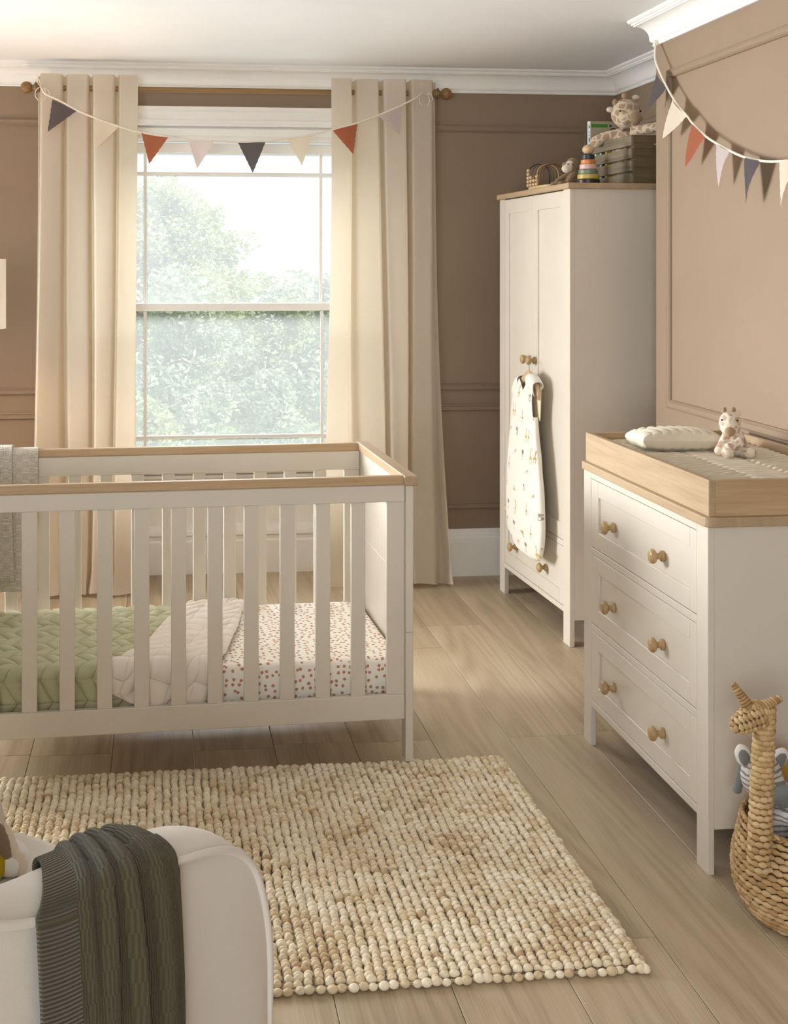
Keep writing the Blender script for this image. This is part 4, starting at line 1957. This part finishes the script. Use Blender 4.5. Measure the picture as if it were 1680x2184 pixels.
hz = 2.207 - G0.z
plush('body', 'giraffe_tan', gg, [
    ('e', (.0, .0, hz), (.063, .062, .064)), ('e', (.012, -.028, hz - .024), (.046, .045, .040)), ('e', (-.008, -.03, hz - .032), (.038, .04, .034)),
    ('e', (.006, .01, .175), (.050, .045, .060)), ('c', (.005, .01, .16), .06, (.0, .01, .055), .06),
    ('c', GL(.345, .30, 2.122), .022, GL(.285, .33, 2.110), .022), ('c', GL(.285, .33, 2.110), .022, GL(.256, .352, 2.090), .027),
    ('c', GL(.385, .24, 2.128), .022, GL(.44, .15, 2.135), .022), ('c', GL(.44, .15, 2.135), .022, GL(.52, .11, 2.118), .025)], .0048, 3)
plush('muzzle', 'tan_fur', gg, [('e', (.026, -.062, hz - .026), (.030, .020, .026))], .004)['label'] = 'tan muzzle'
for x, z in ((-.048, hz + .046), (-.008, hz + .074)):
    plush('horn', 'tan_fur', gg, [('e', (x, -.008, z), (.0125, .0125, .016))], .003)['label'] = 'tan horn'
for x, z in ((-.068, hz + .016), (.042, hz + .068)):
    plush('ear', 'cream_fur', gg, [('e', (x, -.004, z), (.017, .012, .013))], .003)['label'] = 'cream ear'
MB().ball((-.038, -.056, hz + .004), .0045, 10, 7).build('eye', 'eye', gg, 180)
MB().ball((.050, -.050, hz + .004), .0045, 10, 7).build('eye', 'eye', gg, 180)

# stacking rings
st = thing('stacking_toy', 'stacking ring toy with a wooden ball top in front of the crate', 'stacking toy', WL(.118, .10, ZT))
zz = 0
rings_ = [('black', S(40, 38, 36), .0475, .021), ('yellow', S(186, 160, 80), .0440, .0205), ('green', S(112, 124, 102), .0395, .0205),
          ('pink', S(212, 172, 162), .0350, .0215), ('orange', S(204, 128, 66), .0300, .019), ('charcoal', S(48, 50, 54), .0265, .0225)]
for nm, c, r, h in rings_:
    mm_ = paint('lacquer_' + nm, c, 0.35, 0)
    mb = MB()
    mb.lathe([(.004, 0), (r - .002, 0), (r, .002), (r, h - .0035), (r - .003, h - .0003), (.004, h - .0003)], 32, (0, 0, zz))
    o = mb.build('ring', mm_, st, 40)
    o['label'] = nm + ' ring'
    zz += h
MB().ball((0, 0, zz + .0195), (.0240, .0240, .0205), 24, 16).build('ball', 'bare', st, 180)['label'] = 'pale wooden ball'

# monkey
mk = thing('monkey_plush', 'brown monkey plush with a cream face sitting on the wardrobe edge', 'soft toy', WL(.115, .315, ZT))
mk.rotation_euler = (0, 0, radians(-6.32))
plush('body', 'monkey_fur', mk, [
    ('e', (.016, -.004, .094), (.031, .031, .034)), ('e', (.004, .0, .038), (.028, .026, .038)),
    ('c', (-.004, -.012, .058), .010, (-.052, -.014, .028), .010),
    ('c', (.020, -.020, .060), .013, (-.010, -.036, .020), .013),
    ('c', (-.004, -.010, .014), .014, (-.068, -.006, .012), .013), ('c', (.0, -.024, .014), .014, (-.040, -.036, .013), .014),
    ('e', (-.014, .006, .098), (.014, .010, .013)), ('e', (.050, -.010, .080), (.012, .010, .018))], .0032, 3)
fc = plush('face', 'cream_fur', mk, [('e', (-.011, -.022, .080), (.024, .019, .019)), ('e', (.003, -.022, .099), (.018, .014, .016))], .0026, 3)
fc['label'] = 'cream face'
for x, y, z in ((-.010, -.0365, .0985), (.010, -.036, .0975)):
    MB().ball((x, y, z), .0032, 10, 7).build('eye', 'eye', fc, 180)

# abacus of wire arches
ab = thing('bead_arch_toy', 'wooden bead toy with curved wire arches on the wardrobe', 'toy', WL(.080, .485, ZT), WY)
mb = MB()
pts = []
for i in range(24):
    a = 2 * pi * i / 24
    pts.append((.062 * math.copysign(abs(cos(a)) ** .7, cos(a)), .135 * math.copysign(abs(sin(a)) ** .6, sin(a))))
mb.prism(pts, 0, .017, 'z')
o = mb.build('base', 'bare', ab, recalc=True)
bv = o.modifiers.new('b', 'BEVEL')
bv.width, bv.segments, bv.limit_method, bv.angle_limit = .005, 3, 'ANGLE', radians(60)
wires = [(.105, .122, 5, S(36, 36, 40)), (.068, .116, 3, S(92, 94, 104)), (.030, .113, 2, S(150, 104, 50)), (-.008, .112, 3, S(190, 168, 124)),
         (-.048, .110, 0, S(128, 88, 48)), (-.085, .108, 0, S(110, 64, 36))]
for i, (v, top, nb, c) in enumerate(wires):
    mw = paint('wire_%d' % i, c, 0.4, 0)
    pts = [(-.050, v, .016), (-.050, v, top - .045)] + [(-.050 * cos(a), v, top - .045 + .045 * sin(a)) for a in [k * pi / 14 for k in range(1, 14)]] + [(.050, v, top - .045), (.050, v, .016)]
    wo = MB().tube(pts, .0022, 8).build('wire_arch', mw, ab, 180)
    for b in range(nb):
        mb = MB()
        mb.ball((-.050, v, .0255 + b * .0166), (.0088, .0088, .0083), 14, 10)
        mb.build('bead', 'bare', wo, 180)
mb = MB()
mb.lathe([(.001, -.026), (.0035, -.024), (.0035, .022), (.001, .026)], 10, (0, 0, .0036), 'y')
pc = mb.build('toy_stick', paint('dull_yellow_lacquer', S(140, 124, 50), .4, 0), None, 60)
pc.location = WL(.008, .755, ZT)
pc.rotation_euler = (0, 0, radians(-60))
tag(pc, 'small olive yellow stick at the far front edge of the wardrobe top', 'toy')

# ------------------------------------------------------------------ hanger and sleeping bag on the wardrobe knobs
HV = .345
hg = thing('coat_hanger', 'wooden coat hanger hooked over the wardrobe door knob', 'hanger', WL(-.052, HV, .93), WY)
mb = MB()
pts = smooth_path([(0, -.128, .075), (0, -.105, .112), (0, -.05, .142), (0, 0, .156), (0, .05, .142), (0, .105, .112), (0, .128, .075)], 6)
n = len(pts)
sec = []
v, f = [], []
for i, p in enumerate(pts):
    t = abs(i / (n - 1) * 2 - 1)
    hh = lerp(.024, .014, t)
    for a in range(10):
        v.append((p.x + .009 * cos(a * pi / 5), p.y, p.z - .012 + hh * sin(a * pi / 5)))
for i in range(n - 1):
    for a in range(10):
        b = (a + 1) % 10
        f.append((i * 10 + a, i * 10 + b, (i + 1) * 10 + b, (i + 1) * 10 + a))
f.append(tuple(range(10)))
f.append(tuple((n - 1) * 10 + a for a in range(10))[::-1])
mb.add(v, f)
mb.build('hanger_arm', 'bare', hg, 60, recalc=True)
hk = smooth_path([(0, 0, .160), (0, 0, .186), (.004, .012, .198), (.010, .040, .213), (.026, .078, .222), (.034, .115, .232), (.028, .138, .222), (.030, .160, .196)], 6)
# the hook passes under the left-hand knob's neck and grips it
hk = smooth_path([(0, 0, .160), (0, 0, .184), (.006, .016, .196), (.022, .058, .205), (.034, .105, .190), (.036, .134, .190), (.036, .154, .206), (.036, .146, .220)], 6)
MB().tube(hk, .0016, 8).build('hook', 'metal', hg, 180)['label'] = 'metal hook'

sack_tab = [  # z, far edge v, near edge v, half depth
    (.300, .335, .268, .004), (.304, .430, .215, .012), (.312, .478, .195, .017), (.330, .520, .180, .021), (.365, .575, .163, .024), (.40, .598, .156, .026), (.45, .606, .153, .027),
    (.53, .605, .158, .027), (.62, .600, .172, .027), (.72, .583, .198, .026), (.80, .562, .218, .024), (.87, .545, .236, .021), (.905, .537, .243, .020)]
UF = -.058


def motif(dv, dz, kind):
    """small animal prints; returns a colour or None"""
    if kind == 0:       # pair of giraffes
        for ox, s, c in ((-.010, 1.0, S(196, 164, 96)), (.012, .8, S(182, 152, 92))):
            x, z = (dv - ox) / s, dz / s
            if abs(x - .10 * (z - .0) * .5) < .0024 and -.004 < z < .034:
                return c
            if (x / .0085) ** 2 + ((z + .006) / .006) ** 2 < 1:
                return c
            if (abs(x - .006) < .0016 or abs(x + .006) < .0016) and -.032 < z < -.006:
                return c
        return None
    if kind == 1:       # monkey swinging: ring and head
        r = math.hypot(dv / .8, dz)
        if .0058 < r < .0092 or (math.hypot(dv, dz - .015) < .0062):
            return S(150, 138, 124)
        return None
    if kind == 2:       # little tree
        if math.hypot(dv, (dz - .010) * 1.1) < .0105:
            return S(132, 124, 112)
        if abs(dv - .1 * dz) < .0022 and -.024 < dz < .004:
            return S(170, 146, 108)
        return None
    if kind == 3:       # single giraffe
        if abs(dv - .12 * dz) < .0024 and -.002 < dz < .030:
            return S(190, 162, 100)
        if (dv / .008) ** 2 + ((dz + .006) / .0055) ** 2 < 1 or (abs(abs(dv) - .0048) < .0016 and -.026 < dz < -.004):
            return S(186, 158, 98)
        return None
    if kind == 4:       # lion: body with mane
        if (dv / .0125) ** 2 + (dz / .0055) ** 2 < 1:
            return S(206, 196, 178)
        if math.hypot(dv - .011, dz - .005) < .0066:
            return S(170, 152, 128)
        if (abs(abs(dv) - .008) < .0016) and -.013 < dz < 0:
            return S(190, 176, 152)
    return None


mots = []
rnd = random.Random(5)
rowk = 0
z = .335
while z < 1.02:
    k = 0
    v = .175 + (rowk % 2) * .045
    while v < .62:
        mots.append((v + rnd.uniform(-.012, .012), z + rnd.uniform(-.012, .012), (k * 2 + rowk * 3) % 5))
        v += .115
        k += 1
    z += .082
    rowk += 1
CREAM = S(228, 223, 212)[:3]


def print_col(v, z):
    for mv, mz, kd in mots:
        if abs(v - mv) < .03 and abs(z - mz) < .045:
            c = motif(-(v - mv) * .8, z - mz, kd)
            if c:
                return c[:3]
    return CREAM


sk = MB()
NA, NZ = 260, 300


def body_pt(t, s):
    z = .300 + (.905 - .300) * (s ** .8 if s < .3 else s) if False else lerp(.300, .905, s)
    vf, vn, hd = interp(sack_tab, z)
    a = 2 * pi * t
    ca, sa = cos(a), sin(a)
    e = .55
    vv = (vf + vn) / 2 + (vf - vn) / 2 * math.copysign(abs(ca) ** e, ca)
    uu = UF + hd * math.copysign(abs(sa) ** .75, sa) + .0035 * noise.noise((vv * 14, z * 9, a)) * (1 if hd > .01 else 0)
    return (uu, vv, z)


def body_col(t, s):
    p = body_pt(t, s)
    if p[0] < UF + .004:
        return print_col(p[1], p[2])
    return S(236, 228, 212)[:3]


sk.grid(body_pt, NA, NZ, True, body_col)


def front_pt(t, s):
    z0_ = .905
    # top outline of the front panel: shoulder, V neck, shoulder
    v = lerp(.270, .537, t)
    top = interp([(.262, 1.050), (.300, 1.066), (.330, 1.052), (.383, 1.008), (.415, 1.040), (.44, 1.056), (.500, 1.022), (.545, 1.012)], v)[0]
    z = lerp(z0_ - .012, top, s)
    vn = interp([(.89, .243), (.93, .258), (.97, .266), (1.0, .266), (1.05, .262)], z)[0]
    vfar = interp([(.89, .541), (.95, .525), (1.02, .515)], z)[0]
    v = lerp(vn, vfar, t)
    u = UF - .020 + .010 * (2 * t - 1) ** 4 + .012 * s ** 4 - .004 * sin(pi * t)
    return (u, v, z)


sk.grid(front_pt, 110, 70, False, lambda t, s: print_col(front_pt(t, s)[1], front_pt(t, s)[2]))


def backp(t, s):
    z = lerp(.89, 1.060, s)
    v = lerp(interp([(.89, .236), (1.0, .226), (1.06, .222)], z)[0], .530, t)
    return (UF + .017 - .004 * sin(pi * t), v, z - .05 * (abs(t - .45) * 1.6) ** 2 * s)


sk.grid(backp, 50, 30, False, lambda t, s: S(226, 210, 178)[:3])
so = sk.build('sleeping_bag', 'printed', None, 180)
so.location, so.rotation_euler = WO, (0, 0, WY)
sm = so.modifiers.new('t', 'SOLIDIFY')
sm.thickness, sm.offset = .0025, 0
# shoulder straps folded over the hanger
for va, za, vb, zb_, ca in ((.505, 1.010, .430, 1.062, 0), (.318, 1.078, .226, 1.050, 1)):
    mb = MB()

    def strap(t, s, va=va, za=za, vb=vb, zb_=zb_, ca=ca):
        v = lerp(va, vb, t)
        z = lerp(za, zb_, t) + .012 * sin(pi * t)
        a = lerp(-.25 * pi, 1.25 * pi, s)
        drop = .030 if ca else .016
        return (UF + .008 - .026 * cos(a) * .9 - .004, v, z - .012 + .018 * sin(a) - (drop * max(0, (.22 - s) / .22)))
    mb.grid(strap, 24, 24, False, lambda t, s: CREAM)
    o = mb.build('shoulder_strap', 'printed', so, 180)
    sm = o.modifiers.new('t', 'SOLIDIFY')
    sm.thickness, sm.offset = .003, 0
tag(so, 'white animal-print baby sleeping bag hanging on the wardrobe door', 'sleeping bag')

# ------------------------------------------------------------------ bunting


def pennant(a, b, tip, nrm, mat, parent, seed, ripple=.008, billow=0.0):
    """triangle of cloth; a, b on the cord; tip below"""
    a, b, tip, nrm = Vector(a), Vector(b), Vector(tip), Vector(nrm)
    n = 16
    v, idx, f = [], {}, []
    for j in range(n + 1):
        for i in range(n + 1 - j):
            p = a + (b - a) * (i / n) + (tip - a) * (j / n)
            k = j / n
            d = ripple * sin(2.6 * (i / n) * 2 + seed + k * 1.5) * (.3 + k) + billow * sin(pi * (i + j * .5) / n) * (1 - k * .3)
            # frayed, slightly bowed edges
            p = p + nrm * d + (b - a).normalized() * (.0012 * sin(j * 2.2 + seed) if i in (0, n - j) else 0)
            idx[i, j] = len(v)
            v.append(tuple(p))
    for j in range(n):
        for i in range(n - j):
            f.append((idx[i, j], idx[i + 1, j], idx[i, j + 1]))
            if i + j < n - 1:
                f.append((idx[i + 1, j], idx[i + 1, j + 1], idx[i, j + 1]))
    mb = MB()
    mb.add(v, f)
    o = mb.build('pennant', 'flag_' + mat, parent, 180)
    o['label'] = mat + ' pennant'
    return o


bn = thing('bunting', 'fabric pennant bunting tied across the curtains in front of the window', 'bunting')
yb = 5.892
cordp = [(-.553, 5.955, 2.388), (-.540, 5.925, 2.362), (-.520, 5.90, 2.340), (-.46, yb, 2.312), (-.382, yb, 2.269), (-.303, yb, 2.236), (-.217, yb, 2.205), (-.096, yb, 2.171), (.042, yb, 2.150), (.151, yb, 2.138),
         (.283, yb, 2.131), (.366, yb, 2.130), (.496, yb, 2.134), (.598, yb, 2.148), (.709, yb, 2.166), (.818, yb, 2.194), (.933, yb, 2.227), (1.039, yb, 2.267), (1.14, yb, 2.311), (1.225, 5.91, 2.356), (1.27, 5.965, 2.392)]
MB().tube(smooth_path(cordp, 5), .0042, 8).build('cord', 'cord', bn, 180)
kpy = yb - .002
for (a, b, t, mname, sd) in (
        ((-.493, 2.318), (-.382, 2.266), (-.515, 2.167), 'charcoal', 0), ((-.297, 2.234), (-.189, 2.194), (-.297, 2.089), 'cream', 1),
        ((-.086, 2.172), (.040, 2.148), (-.049, 2.024), 'rust', 2), ((.132, 2.139), (.254, 2.131), (.175, 2.004), 'blush', 3),
        ((.364, 2.130), (.496, 2.134), (.436, 1.986), 'charcoal', 4), ((.596, 2.146), (.716, 2.167), (.669, 2.023), 'cream', 5),
        ((.812, 2.191), (.933, 2.228), (.913, 2.077), 'rust', 6), ((1.030, 2.263), (1.140, 2.311), (1.138, 2.175), 'lilac', 7)):
    pennant((a[0], kpy, a[1]), (b[0], kpy, b[1]), (t[0], kpy + .01, t[1]), (0, -1, 0), mname, bn, sd, .005)


def bow(par, c, s):
    mb = MB()
    for sg, dx, dz in ((1, .030, -.052), (-1, -.012, -.064), (1, .014, -.070)):
        p = [c, (c[0] + s * dx * .6 + .012 * sg, c[1] - .016, c[2] + dz * .25), (c[0] + s * dx + .012 * sg, c[1] - .018, c[2] + dz * .7), (c[0] + s * dx, c[1] - .016, c[2] + dz)]
        mb.tube(smooth_path(p, 5), .0022, 6)
    p = [c, (c[0] - .022, c[1] - .012, c[2] + .030), (c[0] - .008, c[1] - .016, c[2] + .034), c]
    mb.tube(smooth_path(p, 5), .0022, 6)
    ring = [(c[0], 6.0 + .0165 * cos(a * pi / 8), 2.386 + .0165 * sin(a * pi / 8)) for a in range(16)]
    mb.tube(ring, .003, 6, True)
    mb.build('tie', 'cord', par, 180)


bow(bn, (-.552, 5.965, 2.385), 1)
bow(bn, (1.268, 5.972, 2.390), 1)

bw = thing('bunting', 'fabric pennant bunting strung along the panelled right wall', 'bunting')
xw = 1.895
cw = [(1.936, 4.748, 2.462), (1.915, 4.700, 2.400), (xw, 4.646, 2.333), (xw, 4.542, 2.223), (xw, 4.443, 2.143), (xw, 4.361, 2.093), (xw, 4.304, 2.055), (xw, 4.2, 2.001), (xw, 4.115, 1.968), (xw, 4.012, 1.933), (xw, 3.912, 1.904),
      (xw, 3.796, 1.882), (xw, 3.686, 1.871), (xw, 3.55, 1.868), (xw, 3.38, 1.885), (xw, 3.1, 1.95), (1.91, 2.85, 2.05), (1.9395, 2.75, 2.12)]
MB().tube(smooth_path(cw, 5), .0042, 8).build('cord', 'cord', bw, 180)
for (a, b, t, mname, sd) in (
        ((4.626, 2.300), (4.542, 2.221), (4.681, 2.146), 'charcoal', 0), ((4.481, 2.168), (4.359, 2.090), (4.538, 2.026), 'cream', 1),
        ((4.309, 2.058), (4.200, 2.000), (4.354, 1.906), 'rust', 2), ((4.116, 1.969), (4.010, 1.932), (4.095, 1.819), 'lilac', 3),
        ((3.916, 1.905), (3.796, 1.882), (3.886, 1.747), 'charcoal', 4), ((3.683, 1.871), (3.572, 1.869), (3.640, 1.723), 'cream', 5)):
    pennant((xw, a[0], a[1]), (xw, b[0], b[1]), (xw - .004, t[0], t[1]), (-1, 0, 0), mname, bw, sd, .007, .012)
MB().lathe([(.004, 0), (.004, .006), (.002, .008)], 8, (1.940, 4.749, 2.464), '-x').build('pin', 'metal', bw, 60)
MB().lathe([(.004, 0), (.004, .006), (.002, .008)], 8, (1.9405, 2.75, 2.12), '-x').build('pin', 'metal', bw, 60)

# ------------------------------------------------------------------ tripod lamp, cut by the left edge of the view
lp = thing('floor_lamp', 'lit floor lamp with drum shade standing behind the cot', 'lamp', (-.815, 5.38, 0))
mb = MB()
mb.lathe([(.170, 1.285), (.172, 1.285), (.172, 1.577), (.170, 1.577), (.170, 1.285)], 48)
me_ = mb.f
mb.f = [q for q in mb.f if len(q) == 4]
mb.build('lamp_shade', 'shade', lp, 40)
for k in range(3):
    a = radians(-12 + 120 * k)
    MB().tube([(.02 * cos(a), .02 * sin(a), 1.16), (.215 * cos(a), .215 * sin(a), .004)], [.012, .010], 10).build('leg', 'bare', lp, 60)
mb = MB()
mb.lathe([(.03, 1.13), (.034, 1.14), (.034, 1.19), (.012, 1.20), (.012, 1.29)], 20)
mb.build('hub', 'metal', lp, 50)
mbulb = NT('lit_bulb')
mbulb.b.inputs['Base Color'].default_value = (1, .9, .75, 1)
mbulb.b.inputs['Emission Color'].default_value = (1.0, .74, .46, 1)
mbulb.b.inputs['Emission Strength'].default_value = 4.0
MB().ball((0, 0, 1.325), (.026, .026, .036), 16, 12).build('bulb', mbulb.m, lp, 180)
ld = bpy.data.lights.new('lamp_glow', 'POINT')
ld.energy = 15
ld.color = (1.0, .72, .44)
ld.shadow_soft_size = .05
lo = bpy.data.objects.new('lamp_glow', ld)
C.objects.link(lo)
lo.location = (-.815, 5.40, 1.375)

# ------------------------------------------------------------------ the garden beyond the window
GZ = -3.6
lw = MB()
lw.box(-40, 60, 14, 110, GZ - .3, GZ, 0)
struct(lw.build('lawn', 'lawn'))


def tree(name, label, cat, base, h, crown, n, leaf, mat, seed, trunk=.22, group=None, branches=6):
    rnd = random.Random(seed)
    t = thing(name, label, cat, base, 0, group)
    mb = MB()
    mb.tube([(0, 0, 0), (.1, 0, h * .3), (.0, .1, h * .55)], [trunk, trunk * .8, trunk * .5], 9)
    for b in range(branches):
        c = crown[b % len(crown)]
        mid = Vector((c[0] * .4, c[1] * .4, lerp(h * .45, c[2], .45)))
        mb.tube(smooth_path([(0, 0, h * (.3 + .04 * b)), mid, (c[0], c[1], c[2])], 4), [trunk * .4 * (1 - .85 * i / 8) for i in range(9)], 6)
    mb.build('trunk', 'bark', t, 180)
    mb = MB()
    wsum = sum(c[3] * c[4] for c in crown)
    V, F = [], []
    for c in crown:
        m = int(n * c[3] * c[4] / wsum)
        for _ in range(m):
            d = Vector((rnd.gauss(0, 1), rnd.gauss(0, 1), rnd.gauss(0, 1))).normalized()
            r = rnd.random() ** .38
            p = Vector((c[0] + d.x * c[3] * r, c[1] + d.y * c[3] * r, c[2] + d.z * c[4] * r))
            p += Vector((noise.noise(p * .9), noise.noise(p * .9 + Vector((7, 0, 0))), noise.noise(p * .9 + Vector((0, 9, 0))))) * .5
            if p.z < .05:
                p.z = rnd.uniform(.05, .5)
            s = leaf * rnd.uniform(.55, 1.25)
            ax = Vector((rnd.gauss(0, 1), rnd.gauss(0, 1), rnd.gauss(0, .6))).normalized()
            bx = ax.cross(Vector((rnd.gauss(0, 1), rnd.gauss(0, 1), rnd.gauss(0, 1)))).normalized()
            o = len(V)
            V += [tuple(p - ax * s), tuple(p + bx * s * .45), tuple(p + ax * s), tuple(p - bx * s * .45)]
            F.append((o, o + 1, o + 2, o + 3))
    mb.add(V, F)
    mb.build('foliage', mat, t)
    return t


# (crown: x, y, z, radius, half height)
tree('oak_tree', 'tall pale oak rising above the hedge at the left of the window', 'tree', (-.87, 52, GZ), 8.6,
     [(1.3, 0, 8.0, 1.24, .75), (.5, .2, 7.4, 1.1, .85), (2.6, 0, 7.15, 1.24, .7), (.37, .2, 6.45, 1.5, .85), (2.0, -.3, 6.3, 1.5, .75), (3.7, -.2, 5.85, 1.1, .62), (.5, .2, 5.2, 1.6, 1.0),
      (2.35, 0, 4.95, 1.7, .85), (4.3, .2, 4.35, 1.35, .75), (3.2, 0, 3.75, 1.6, 1.1), (-1.0, 0, 6.2, 1.5, 1.5), (1.0, 0, 3.25, 1.7, 1.25)], 15000, .142, 'leaf_a', 1, .30, None, 9)
hed = [(-5.2, 35, 4.5, 2.1, 'leaf_b', 2), (-2.6, 41, 4.6, 2.2, 'leaf_a', 3), (.5, 35, 4.9, 2.2, 'leaf_c', 4), (3.6, 41, 4.7, 2.3, 'leaf_b', 5),
       (5.6, 34.5, 5.15, 2.1, 'leaf_c', 6), (8.6, 41, 5.3, 2.4, 'leaf_b', 7), (1.6, 46.5, 5.0, 2.2, 'leaf_a', 8), (-8.6, 41, 5.2, 2.6, 'leaf_b', 12)]
hlab = ['bushy green tree furthest left but one beyond the window', 'yellow-green bushy tree below the oak at the left', 'grey-green bushy tree under the middle of the window',
        'green bushy tree right of the middle of the window', 'tall grey-green tree at the right of the window', 'green bushy tree hidden behind the right curtain',
        'pale green tree behind the bushy trees in the middle', 'green bushy tree hidden behind the left curtain']
for (x, y, h, r, m, sd), lb in zip(hed, hlab):
    rr = random.Random(sd)
    crown = [(rr.uniform(-.6, .6) * r * .6, rr.uniform(-.5, .5), h * (.25 + .68 * i / 5) - .35, r * (.95 - .10 * i), h * .17) for i in range(6)]
    tree('leafy_tree', lb, 'tree', (x, y, GZ), h, crown, 9500, .115, m, sd, .14, 'trees beyond the window', 4)
for i, (x, y, h, lb) in enumerate(((-2.6, 29.5, 1.9, 'leafy shrub at the lower left of the window'), (.2, 30, 1.6, 'low leafy shrub at the lower middle of the window'),
                                   (2.9, 29.0, 2.3, 'taller leafy shrub at the lower right of the window'))):
    rr = random.Random(30 + i)
    crown = [(rr.uniform(-.5, .5), rr.uniform(-.4, .4), h * (.2 + .7 * k / 3), 1.0 - .12 * k, h * .22) for k in range(4)]
    tree('garden_shrub', lb, 'shrub', (x, y, GZ), h, crown, 4200, .10, ('leaf_b', 'leaf_a', 'leaf_c')[i], 30 + i, .06, 'shrubs on the lawn', 3)
